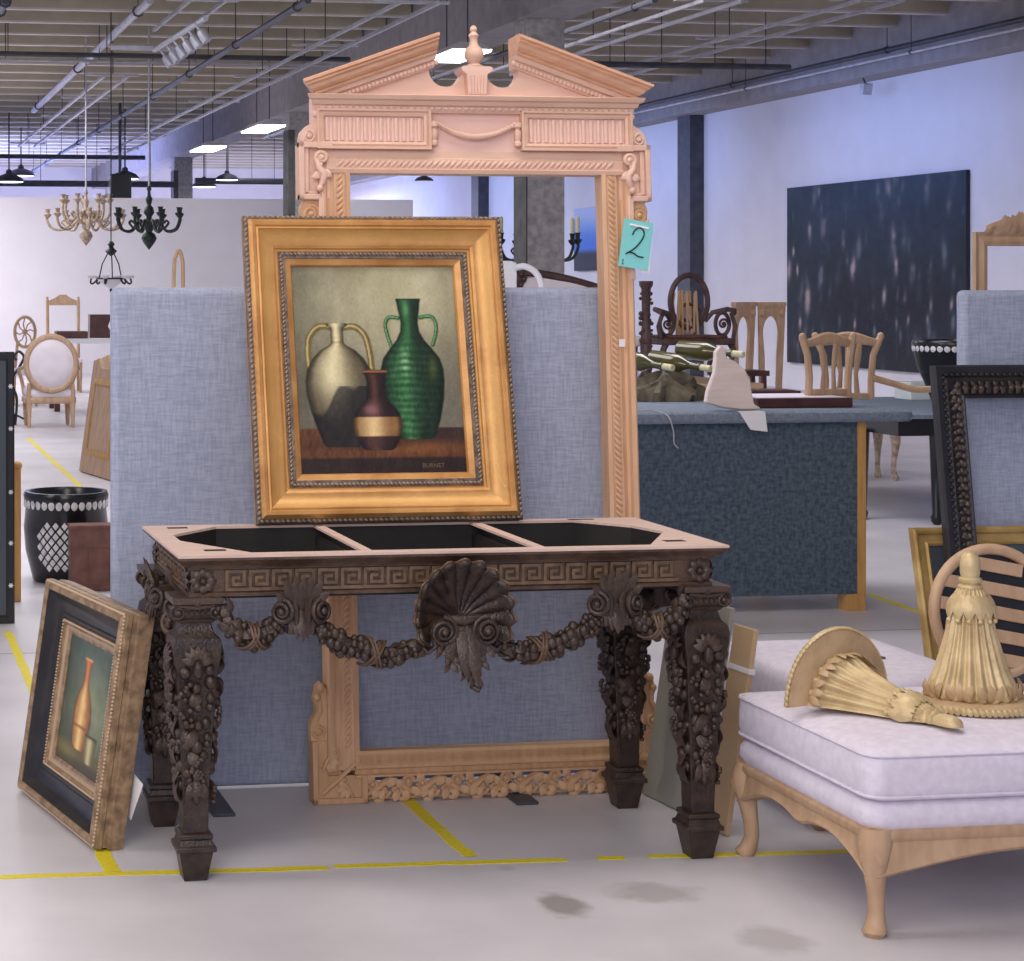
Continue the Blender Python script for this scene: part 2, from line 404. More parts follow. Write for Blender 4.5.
def lateral(label, px0, px1, py, Y, r=.03, m='steel'):
    a, c = at_y(px0, py, Y), at_y(px1, py, Y)
    b = MB(); b.tube([Vector((a.x, Y, a.z)), Vector((c.x, Y, a.z))], r, 7); o = tag(b.build('cross_conduit', M[m]), label, 'pipe')
    for f in (.12, .37, .63, .88):
        x = a.x + (c.x - a.x) * f; b = MB(); b.tube([(x, Y, a.z), (x, Y, ZC)], .007, 5); b.build('hanger_rod', M['steel'], o)
lateral('dark cross pipe just under the joists in the left ceiling bay', -40, 350, 53, 26.5, .035)
lateral('thin pale cross pipe behind the dark one in the left ceiling bay', -40, 330, 59, 27.6, .025, 'galv')
lateral('dark cross pipe under the joists in the right ceiling bay', 585, 790, 64, 24.6, .04)
lateral('long dark cross pipe above the white partition', -40, 176, 183, 43, .07)
lateral('dark cross pipe between the two middle columns', 195, 285, 181, 43, .07)
lateral('upper dark cross pipe far beyond the partition', -40, 145, 156, 42.6, .05)
b = MB(); b.bb(-.2, .2, -.18, .18, -.3, .3); o = b.build('loudspeaker', M['black_lac'], bevel=.02, smooth=False); q = at_y(120, 190, 38); o.location = q
b = MB(); b.tube([(0,0,.3), (0,0,ZC-q.z)], .03, 6); b.build('hanger_pole', M['steel'], o)
tag(o, 'black box loudspeaker hung over the top of the white partition', 'loudspeaker')
# thin drop wires and chains
# ---------------- lamps
def strip_light(px, py, z, label, L=1.25, w=.62, parent_name='ceiling_light'):
    p = at_z(px, py, z)
    t = thing(parent_name, label, 'ceiling light', p, group=None)
    b = MB(); b.frust((0, 0), .01, .10, w/2, w/2 - .12, L/2, L/2 - .12); b.build('housing', M['wall'], t, smooth=False)
    b = MB(); b.bb(-w/2 + .02, w/2 - .02, -L/2 + .02, L/2 - .02, -.012, .01); b.build('diffuser', M['tube'], t, smooth=False)
    for y in (-L/3, L/3):
        b = MB(); b.tube([(0, y, .09), (0, y, ZC - z)], .008, 5); b.build('hanger_rod', M['steel'], t)
    return t
strip_light(457, 56, 4.12, 'bright strip light seen in the gap of the broken pediment', 1.15, .46)
strip_light(263, 129, 4.12, 'bright strip light to the left of the pink carved pediment', 1.5, .46)
strip_light(208, 149, 4.12, 'smaller bright strip light beside the far concrete column', 1.5, .46)
def dome(px, py, Y, D, label, lit=True):
    p = at_y(px, py, Y)
    t = thing('pendant_lamp', label, 'pendant lamp', p)
    b = MB(); r = D/2
    b.lathe([(r, 0), (r*1.02, .02), (r*.96, r*.16), (r*.75, r*.36), (r*.4, r*.5), (r*.22, r*.56), (r*.2, r*.75), (r*.06, r*.85)], 20); b.build('lamp_shade', M['steel'], t)
    b = MB(); b.lathe([(r*.93, -.004), (r*.93, .004)], 20); b.build('diffuser', M['bulb'] if lit else M['glass_white'], t)
    b = MB(); b.tube([(0,0,r*.8), (0,0,ZC-p.z)], .016, 5); b.build('hanger_rod', M['steel'], t)
dome(9, 182, 41, .62, 'round pendant dome lamp at the far left above the partition')
dome(21, 176, 45, .62, 'dome pendant lamp partly hidden behind the far left one')
dome(125, 179, 40, .58, 'dome pendant lamp above the dark green chandelier')
dome(204, 187, 44, .55, 'pendant dome lamp just right of the far concrete column')
dome(227, 180, 42, .5, 'dark dome pendant lamp between the two concrete columns')
dome(424, 181, 40, .38, 'dark pendant dome lamp seen through the top of the carved mirror frame', False)

# track spotlights
q0 = at_z(163, 52, 4.25)
t = thing('track_light', 'track of small silver spotlights hanging at upper left of the ceiling', 'track light', q0)
q1 = at_z(204, 20, 4.25); d = q1 - q0
b = MB(); b.tube([Vector((-.1, 0, .02)), Vector((.0, d.y, .02))], .03, 6); b.tube([(-.6,0,.05),(.25,0,.05)], .04, 6); b.build('track', M['galv'], t)
for i in range(6):
    y = d.y * (i + .2) / 6
    b = MB(); b.lathe([(.02, 0), (.045, .02), (.055, .12), (.05, .15)], 10, (0, y, -.05), (.5, -.3, -.8)); b.tube([(-.05, y, .02), (0, y, -.05)], .015, 5)
    b.build('spot_head', M['galv'], t)

q = at_x(866, 89, 14.1)
t = thing('flood_light', 'small flood light hanging on a bracket above the dark wall painting', 'flood light', q)
b = MB(); b.box((0, 0, 0), (.16, .08, .16), (.2, 0, .2)); b.build('housing', M['galv'], t, smooth=False, bevel=.01)
b = MB(); b.tube([(0, 0, .07), (-.05, 0, .16), (-.06, 0, ZG - q.z + .004)], .012, 6); b.build('bracket', M['steel'], t)

# ---------------- light in the room
W = bpy.data.worlds.new('world'); bpy.context.scene.world = W; W.use_nodes = True
W.node_tree.nodes['Background'].inputs[0].default_value = (.52, .60, 1.0, 1); W.node_tree.nodes['Background'].inputs[1].default_value = .50
def area(name, loc, size, power, color, rot=(0, 0, 0), spread=PI):
    l = bpy.data.lights.new(name, 'AREA'); l.shape = 'RECTANGLE'; l.size, l.size_y = size; l.energy = power; l.color = color; l.spread = spread
    o = bpy.data.objects.new(name, l); COL.objects.link(o); o.location = loc; o.rotation_euler = rot; return o
WARM, COOL, BLUE = (1, .93, .90), (.93, .92, 1.0), (.35, .42, 1.0)
area('front_fill', (-1.0, 1.2, 4.3), (3.0, 3.0), 150, WARM, (math.radians(18), math.radians(-10), 0))  # unseen fill added to light the foreground, like the other front ones
area('left_fill', (-4.5, 6.0, 3.6), (2.5, 2.0), 120, WARM, (0, math.radians(-58), 0))  # unseen fill added to brighten the small painting facing left
area('front_fill', (-.8, -2.2, 3.0), (3.0, 2.0), 150, WARM, (math.radians(68), 0, math.radians(-14)))
area('front_fill', (2.2, 5.2, 4.4), (2.5, 1.5), 60, WARM)
for y in (12, 20, 28):
    area('unseen_aisle_lamp', (1.2, y, 4.4), (3.0, 3.0), 180, COOL)
    area('hidden_wall_fill', (7.92, y + 1, 4.75), (.3, 7.0), 62, (1.0,.92,.97), (0, math.radians(-44), 0), spread=math.radians(88))  # second light: added fill, hidden behind the girder to light the right wall
area('unseen_aisle_lamp', (-.8, 32.6, 4.4), (5, 2.0), 520, (1.0, .94, 1.0))
area('unseen_aisle_lamp', (4.6, 11.5, 4.4), (2.0, 2.0), 120, COOL, (math.radians(20), 0, 0))  # unseen fill added to brighten the column and furniture fronts
area('hidden_wall_fill', (7.92, 39, 4.75), (.3, 10.0), 120, COOL, (0, math.radians(-44), 0), spread=math.radians(96))  # further hidden fill added for the far part of the right wall
for y in (18, 26, 34, 42, 50): area('blue_wall_fill', (12.2, y, 4.35), (.4, 6.0), 34, (.26, .42, 1.0), (0, math.radians(-62), 0), spread=math.radians(120))  # unseen blue fill added to tint the upper right wall
area('far_lamp', (1, 50, 3.0), (10, 8), 1700, BLUE, (PI, 0, 0))
area('far_lamp', (8, 54, 4.3), (10, 4), 1700, (.7, .72, 1.0))
# ================================================================== tall carved frame with a broken pediment
TILT = math.atan(.0686)
mf = thing('mirror_frame', 'tall pink-tan carved empty mirror frame with a broken pediment', 'frame', (1.975, 6.017, 0), (-TILT, 0, 0))
fr = M['tan']; pk = M['pink']
def rope(b, p0, p1, r=.011, step=.019, out=(0, -1, 0), flip=1):
    p0, p1 = Vector(p0), Vector(p1); d = p1 - p0; L = d.length; d.normalize(); n = int(L / step); ang = math.atan2(d.z, d.x)
    for i in range(n):
        c = p0 + d * (L * (i + .5) / n)
        b.ell(c, (step * .95, r * .55, r * .60), 8, 6, (0, -(ang + flip * math.radians(42)), 0))
# stiles (sight edge, rope, hollow, outer ridge)
def stile(sx):
    b = MB(); pr = [(.415, .012), (.415, -.004), (.428, -.008), (.432, .0), (.466, .0), (.470, .004), (.482, .010), (.490, .006), (.494, -.008), (.508, -.012), (.515, -.004), (.515, .055), (.415, .055)]
    ring = lambda z: [(sx * x, y, z) for x, y in pr]
    b.loft([ring(.10), ring(1.96)] if sx < 0 else [ring(1.96), ring(.10)])
    o = b.build('stile', M['stile'], mf, 25)
    b = MB(); rope(b, (sx * .449, .0005, .17), (sx * .449, .0005, 1.955), flip=sx); b.build('rope_moulding', M['stile'], o)
stile(-1); stile(1)
# head rail
b = MB(); pr = [(1.958, .012), (1.958, -.004), (1.970, -.008), (1.974, .0), (2.004, .0), (2.008, .004), (2.03, .006), (2.03, .055), (1.958, .055)]
b.loft([[(-.49, y, z) for z, y in pr], [(.49, y, z) for z, y in pr]]); o = b.build('head_rail', pk, mf, 25)
b = MB(); rope(b, (-.455, .000, 1.989), (.455, .000, 1.989), .0105); b.build('rope_moulding', pk, o)
# bottom rail with pierced fretwork
b = MB(); pr = [(.158, .012), (.158, -.004), (.148, -.010), (.138, -.004), (.128, -.002), (.112, -.014), (.106, -.014), (.102, -.002), (.088, -.002), (.084, -.010), (.078, -.008), (.078, .05), (.158, .055)]
b.loft([[(-.43, y, z) for z, y in pr], [(.43, y, z) for z, y in pr]]); br = b.build('bottom_rail', fr, mf, 25)
b = MB(); R = random.Random(5)
b.tube([(-.40, .02, .010), (.40, .02, .010)], .006, 6)
n = 10
for i in range(n):
    x = -.355 + .71 * i / (n - 1); s = 1 if i % 2 else -1
    pts = [(x - .045, .012, .045 + s * .028), (x - .02, .006, .045 + s * .012), (x, .004, .045), (x + .02, .006, .045 - s * .014), (x + .045, .012, .045 - s * .026)]
    b.tube(pts, [.008, .011, .013, .011, .008], 7)
    b.volute((x + .016, .004, .045 + s * .014), .016, 1.4, .007, s, 0)
    b.leaf((x - .02, .0, .045 - s * .012), (-.4, 0, -s), (0, -1, 0), .034, .026, .2, .1, 5)
    b.leaf((x + .026, .0, .045 - s * .004), (1, 0, -s * .8), (0, -1, 0), .038, .024, .2, .1, 5)
    b.leaf((x - .004, .0, .03), (.7, 0, -.6), (0, -1, 0), .03, .022, .2, .1, 5)
    b.ell((x, .002, .006 + .002 * s), (.02, .012, .010), 8, 6)
    b.volute((x - .018, .003, .042 - s * .012), .013, 1.3, .006, -s, PI)
    b.leaf((x - .004, .0, .04), (-.5, 0, .8 * s), (0, -1, 0), .034, .024, .2, .1, 5)
b.build('fretwork', fr, br, 50)
# corner blocks at the foot
def scroll_leaf(b, x, z, sx, k=1.0, y=-.004):
    b.volute((x + sx * .018 * k, y, z + .02 * k), .020 * k, 1.7, .0065 * k, -sx, PI/2)
    b.tube([(x + sx * .03 * k, y, z + .03 * k), (x, y, z + .0), (x - sx * .02 * k, y, z - .035 * k), (x - sx * .005 * k, y, z - .05 * k)], [.006*k, .010*k, .009*k, .005*k], 7)
    for a, L in ((200, .05), (235, .055), (265, .05), (150, .04)):
        a = math.radians(a); b.leaf((x, y + .004, z), (sx * -math.cos(a), 0, math.sin(a)), (0, -1, 0), L * k, .024 * k, .22, .12, 5)
for sx in (-1, 1):
    b = MB()
    b.prism([(sx*.565, 0), (sx*.392, 0), (sx*.392, .085), (sx*.515, .085), (sx*.515, .192), (sx*.565, .192)], .0, .055)
    b.prism([(sx*.392, .085), (sx*.46, .085), (sx*.515, .14), (sx*.515, .192), (sx*.53, .192), (sx*.53, .03), (sx*.392, .03)], .012, .05)
    for (x0, x1, z0, z1) in ((.548, .565, 0, .192), (.392, .565, 0, .018), (.392, .41, .0, .085)): b.bb(sx*x0, sx*x1, -.012, .002, z0, z1)
    cb = b.build('corner_block', fr, mf, 25, bevel=.002)
    b = MB(); scroll_leaf(b, sx * .515, .135, -sx, .8); scroll_leaf(b, sx * .455, .05, sx, .75)
    b.tube([(sx*.535, -.003, .03), (sx*.49, -.006, .07), (sx*.43, -.004, .12)], [.006, .009, .006], 7)
    b.build('leaf_carving', fr, cb, 50)
    b = MB()      # side scroll above the block
    out = [(.515, .19), (.566, .192), (.568, .235), (.56, .26), (.548, .275), (.549, .30), (.556, .318), (.55, .338), (.545, .36), (.532, .372), (.522, .362), (.515, .35)]
    b.prism([(sx * x, z) for x, z in out], .006, .045)
    b.volute((sx * .541, .004, .222), .020, 1.8, .007, -sx, PI/2); b.tube([(sx*.558, .004, .225), (sx*.548, .002, .265), (sx*.535, .002, .285), (sx*.54, .002, .32)], [.008, .009, .008, .006], 7)
    b.ell((sx * .534, .002, .355), (.014, .012, .016), 9, 7); b.ell((sx * .545, .002, .325), (.012, .012, .012), 9, 7)
    b.build('side_scroll', fr, mf, 40)
# ears at the head
for sx in (-1, 1):
    b = MB()
    b.prism([(sx*.578, 1.876), (sx*.578, 2.05), (sx*.47, 2.05), (sx*.47, 1.876)], .008, .055)
    for (x0, x1, z0, z1) in ((.562, .580, 1.872, 2.055), (.505, .580, 1.872, 1.890), (.470, .580, 2.036, 2.055), (.500, .518, 1.62, 1.890)): b.bb(sx*x0, sx*x1, -.014, .02, z0, z1)
    for (x0, x1, z0, z1) in ((.546, .562, 1.89, 2.036), (.518, .562, 1.89, 1.90)): b.bb(sx*x0, sx*x1, -.004, .02, z0, z1)
    e = b.build('ear', pk, mf, 25, bevel=.003)
    b = MB()
    b.volute((sx * .507, -.012, 2.005), .019, 1.7, .007, sx, -PI/2); b.tube([(sx*.524, -.012, 2.0), (sx*.518, -.016, 1.975), (sx*.500, -.018, 1.955), (sx*.506, -.014, 1.925), (sx*.515, -.012, 1.912)], [.007, .010, .012, .010, .006], 8)
    b.leaf((sx*.51, -.008, 1.965), (sx*-.8, 0, -.5), (0,-1,0), .04, .026, .25, .1, 5); b.leaf((sx*.505, -.008, 1.955), (sx*.9, 0, -.3), (0,-1,0), .038, .024, .25, .1, 5)
    b.ell((sx*.514, -.012, 1.908), .012, 9, 7)
    b.build('acanthus_scroll', pk, e, 50)
    b = MB()      # volute bracket under the ear
    b.prism([(sx*x, z) for x, z in ((.515, 1.872), (.562, 1.872), (.572, 1.845), (.57, 1.815), (.555, 1.79), (.535, 1.775), (.515, 1.74))], .008, .05)
    b.volute((sx * .541, .004, 1.828), .024, 2.0, .008, sx, PI/2); b.leaf((sx*.53, .004, 1.80), (sx*-.1, 0, -1), (0,-1,0), .06, .03, .2, .05, 6)
    b.ell((sx*.566, .006, 1.80), (.009, .02, .016), 8, 6)
    b.build('scroll_bracket', fr, mf, 50)
# frieze
b = MB(); b.bb(-.53, .53, .012, .055, 2.02, 2.20); fz = b.build('frieze', pk, mf, smooth=False)
for sx in (-1, 1):
    b = MB(); cx, w = sx * .335, .372
    b.M = Matrix.Translation((cx, .008, 2.098))
    b.rframe(.325, .082, [(0, .0), (0, .016), (.008, .020), (.014, .016), (.016, .024), (.023, .024), (.023, -.01), (0, -.01)])
    b.bb(-.163, .163, -.006, .004, -.042, .042)
    for k in range(13): b.tube([(-.15 + .025 * k, -.006, -.037), (-.15 + .025 * k, -.006, .037)], .0085, 8)
    b.build('fluted_panel', pk, fz, 30)
    b = MB(); S = [(.500, 2.05), (.565, 2.05), (.572, 2.062), (.566, 2.09), (.548, 2.108), (.530, 2.12), (.518, 2.14), (.520, 2.155), (.500, 2.155)]
    b.prism([(sx * x, z) for x, z in S], .0, .05); b.volute((sx * .546, -.004, 2.073), .017, 1.6, .005, sx, PI/2, depth=.002); b.ell((sx*.522, -.002, 2.146), (.012, .012, .012), 8, 6)
    b.build('console_scroll', pk, fz, 45)
b = MB()      # rope swag with end drops
b.tube([(-.132 + .264 * i / 20, -.004, 2.122 - .045 * math.sin(PI * i / 20) ** .85) for i in range(21)], [.007 + .004 * math.sin(PI * i / 20) for i in range(21)], 8)
for i in range(26):
    t = (i + .5) / 26; b.ell((-.132 + .264 * t, -.009, 2.122 - .045 * math.sin(PI * t) ** .85), (.010, .005, .0045), 7, 5, (0, math.radians(38), 0))
sw = b.build('swag', pk, fz, 50)
for sx in (-1, 1):
    b = MB(); b.lathe([(.004, -.04), (.012, -.036), (.013, -.026), (.008, -.02), (.011, -.012), (.012, .008), (.008, .018), (.015, .024), (.015, .036), (.006, .042)], 12, (sx * .138, -.004, 2.085)); b.build('drop', pk, sw)
# cornice over the frieze
b = MB(); prc = [(2.152, .012), (2.152, -.006), (2.158, -.010), (2.172, -.012), (2.174, -.020), (2.186, -.026), (2.190, -.036), (2.202, -.042), (2.205, -.038), (2.205, .055), (2.152, .055)]
def endx(y): return .505 + (.012 - y) * .95
b.loft([[(-endx(y) if y < .05 else -.51, y, z) for z, y in prc], [(endx(y) if y < .05 else .51, y, z) for z, y in prc]]); cr_ = b.build('cornice', pk, mf, 22)
b = MB()
for k in range(46): b.ell((-.50 + 1.0 * k / 45, -.013, 2.165), (.009, .005, .006), 7, 5)
b.build('bead_row', pk, cr_)
# tympanum with the two round bites beside the pedestal
def arc(cx, cz, r, a0, a1, n=10): return [(cx + r * math.cos(math.radians(a0 + (a1 - a0) * i / n)), cz + r * math.sin(math.radians(a0 + (a1 - a0) * i / n))) for i in range(n + 1)]
poly = [(-.50, 2.203), (-.145, 2.335)] + arc(-.094, 2.292, .054, 180, 325, 12) + [(-.034, 2.29), (.034, 2.29)] + arc(.094, 2.292, .054, 215, 360, 12) + [(.145, 2.335), (.50, 2.203)]
b = MB(); b.prism(poly, .006, .05); ty = b.build('tympanum', pk, mf, 30)
# raking cornices: profile swept up the slope (crown in a tanner colour over a pale bed moulding)
def rake(sx):
    p0, p1 = Vector((-.50, 0, 2.205)), Vector((-.128, 0, 2.337)); d = (p1 - p0).normalized(); up = Vector((-d.z, 0, d.x))
    bed = [(-.046, .05), (-.046, -.004), (-.040, -.008), (-.024, -.010), (-.022, -.022), (-.012, -.026), (-.008, -.026), (-.008, .05)]
    crown = [(-.008, .05), (-.008, -.034), (-.003, -.038), (.002, -.034), (.006, -.042), (.014, -.050), (.024, -.053), (.030, -.062), (.036, -.060), (.040, -.068), (.048, -.068), (.051, -.060), (.051, .05)]
    def sweep(prf, name, m, par):
        b = MB()
        def ring(base, end):
            out = []
            for u, y in prf:
                p = base + up * u
                p = p - d * (.012 + max(0, -y) * .45 + u * .35) if end == 0 else p + d * (u * .36)
                out.append((p.x * sx, y, p.z))
            return out
        A, B_ = ring(p0 + up * .012, 0), ring(p1 + up * .012, 1)
        b.loft([A, B_] if sx > 0 else [B_, A]); return b.build(name, m, par, 18)
    o = sweep(crown, 'raking_cornice', M['crown'], mf)
    sweep(bed, 'bed_moulding', pk, o)
    b = MB(); L = (p1 - p0).length
    for k in range(24):
        p = p0 + up * -.022 + d * (L * (.16 + .84 * (k + .5) / 24)); b.ell((p.x * sx, -.010, p.z), (.0075, .007, .009), 8, 6)
    b.build('dentil_row', pk, o)
rake(1); rake(-1)
# pedestal and urn
b = MB(); b.loft([[(-h, -.03, z), (h, -.03, z), (h, .05, z), (-h, .05, z)] for z, h in ((2.203, .030), (2.275, .034), (2.283, .046), (2.288, .050), (2.296, .052), (2.300, .044))])
for k in range(6): b.tube([(-.024 + .0096 * k, -.031, 2.21), (-.027 + .0108 * k, -.031, 2.27)], .0042, 7)
pe_ = b.build('pedestal', pk, mf, 30)
b = MB(); b.lathe([(.030, 0), (.032, .006), (.020, .012), (.016, .018), (.030, .034), (.032, .05), (.026, .064), (.015, .074), (.012, .09), (.013, .10), (.017, .106), (.013, .112), (.008, .118), (.012, .126), (.009, .136), (.002, .14)], 20, (0, .0, 2.297)); b.build('urn_finial', pk, pe_)

# price tags on the right stile
q = at_y(636, 243, 6.10)
tg = thing('price_tag', 'turquoise paper tag with a handwritten 2 on the tall frame', 'tag', (q.x, q.y, q.z), (-TILT, math.radians(9), 0))
b = MB(); b.bb(-.05, .05, -.0016, 0, -.082, .072); b.build('paper', M['teal'], tg, smooth=False)
b = MB(); two = [(-.016, .024), (-.010, .040), (.004, .050), (.018, .044), (.022, .028), (.012, .004), (-.006, -.020), (-.030, -.040), (-.022, -.034), (-.006, -.034), (.012, -.042), (.032, -.042)]
P = [Vector((x, -.003, z)) for x, z in two]
sm = []
for i in range(len(P) - 1):
    p0, p1, p2, p3 = P[max(0, i-1)], P[i], P[i+1], P[min(len(P)-1, i+2)]
    for j in range(5):
        f = j / 5; sm.append(.5 * ((2*p1) + (p2-p0)*f + (2*p0-5*p1+4*p2-p3)*f*f + (3*p1-p0-3*p2+p3)*f**3))
b.tube(sm, .0024, 6); b.build('numeral', M['ink'], tg)
b = MB(); b.tube([(-.028, -.002, .055), (.034, -.002, .052)], .004, 5); b.build('string_tie', M['paper'], tg)
b = MB(); b.tube([(-.040, -.0025, -.062), (-.036, -.0025, -.058), (-.038, -.0025, -.068), (-.034, -.0025, -.072), (-.040, -.0025, -.074)], .0012, 5); b.build('small_mark', M['ink'], tg)
b = MB(); b.box((.040, .003, -.03), (.03, .001, .12), (0, math.radians(-3), 0)); b.build('backing_slip', M['paper'], tg, smooth=False)
q = at_y(622, 343, 6.095)
b = MB(); b.bb(-.010, .010, -.001, .0, -.012, .012); o = b.build('sticker', M['paper'], None, smooth=False); o.location = q; o.rotation_euler = (-TILT, 0, 0)
tag(o, 'tiny white price sticker on the right stile of the tall frame', 'sticker')
# ================================================================== painted canvases: every vertex carries the pigment at its place
def sm(x, a, b):
    t = np.clip((x - a) / (b - a), 0, 1); return t * t * (3 - 2 * t)
def vnoise(U, V, sc, seed):
    r = np.random.RandomState(seed); n = 64; g = r.rand(n, n)
    x = U * sc; y = V * sc; i = np.floor(x).astype(int); j = np.floor(y).astype(int); fx = x - i; fy = y - j
    fx = fx*fx*(3-2*fx); fy = fy*fy*(3-2*fy)
    q = lambda a, c: g[a % n, c % n]
    return (q(i,j)*(1-fx)+q(i+1,j)*fx)*(1-fy) + (q(i,j+1)*(1-fx)+q(i+1,j+1)*fx)*fy
def srgb2lin(c):
    c = np.clip(c, 0, 255) / 255.0
    return np.where(c <= .04045, c / 12.92, ((c + .055) / 1.055) ** 2.4)
def canvas(name, w, h, nx, ny, fn, parent, rough=.45, y=0.0, cz=0.0):
    xs = np.linspace(0, 1, nx + 1); zs = np.linspace(0, 1, ny + 1); U, V = np.meshgrid(xs, zs)
    verts = np.stack([(U.ravel() - .5) * w, np.full(U.size, y), cz + (V.ravel() - .5) * h], 1)
    a = (np.arange(ny)[:, None] * (nx + 1) + np.arange(nx)[None, :]).ravel()
    faces = np.stack([a, a + 1, a + nx + 2, a + nx + 1], 1)
    me = bpy.data.meshes.new(name); me.from_pydata(verts.tolist(), [], faces.tolist()); me.update()
    col = srgb2lin(fn(U, V)).reshape(-1, 3); rgba = np.concatenate([col, np.ones((len(col), 1))], 1).astype(np.float32)
    at = me.color_attributes.new('paint', 'FLOAT_COLOR', 'POINT'); at.data.foreach_set('color', rgba.ravel())
    if 'paint_' + str(rough) not in M: M['paint_' + str(rough)] = attr_mat('oil_paint', rough)
    me.materials.append(M['paint_' + str(rough)])
    o = bpy.data.objects.new(name, me); COL.objects.link(o); o.parent = parent; return o
def C3(*c): return np.array(c, float)
def lay(img, m, col):
    m = m[..., None]; return img * (1 - m) + col * m
def jug(V, U, cx, prof, asp):
    """half width profile (v, half) -> signed normalised offset and mask; asp = width/height of the canvas"""
    vs_, hs = zip(*prof); hw = np.interp(V, vs_, hs); s = (U - cx) / np.maximum(hw, 1e-4)
    inside = (V > vs_[0]) & (V < vs_[-1]); e = .006 / np.maximum(hw, .004)
    return s, np.where(inside, 1 - sm(np.abs(s), 1 - e, 1 + e), 0)
def stroke(U, V, pts, w, asp):
    d = np.full(U.shape, 9.0)
    for (x0, y0), (x1, y1) in zip(pts, pts[1:]):
        ax, ay = (U - x0) * asp, V - y0; bx, by = (x1 - x0) * asp, y1 - y0
        t = np.clip((ax*bx + ay*by) / (bx*bx + by*by + 1e-12), 0, 1); d = np.minimum(d, np.hypot(ax - bx*t, ay - by*t))
    return 1 - sm(d, w * .75, w * 1.15), d
def curve(pts, n=8):
    P = [np.array(p, float) for p in pts]; out = []
    for i in range(len(P) - 1):
        p0, p1, p2, p3 = P[max(0, i-1)], P[i], P[i+1], P[min(len(P)-1, i+2)]
        for j in range(n):
            f = j / n; out.append(tuple(.5*((2*p1)+(p2-p0)*f+(2*p0-5*p1+4*p2-p3)*f*f+(3*p1-p0-3*p2+p3)*f**3)))
    out.append(tuple(P[-1])); return out

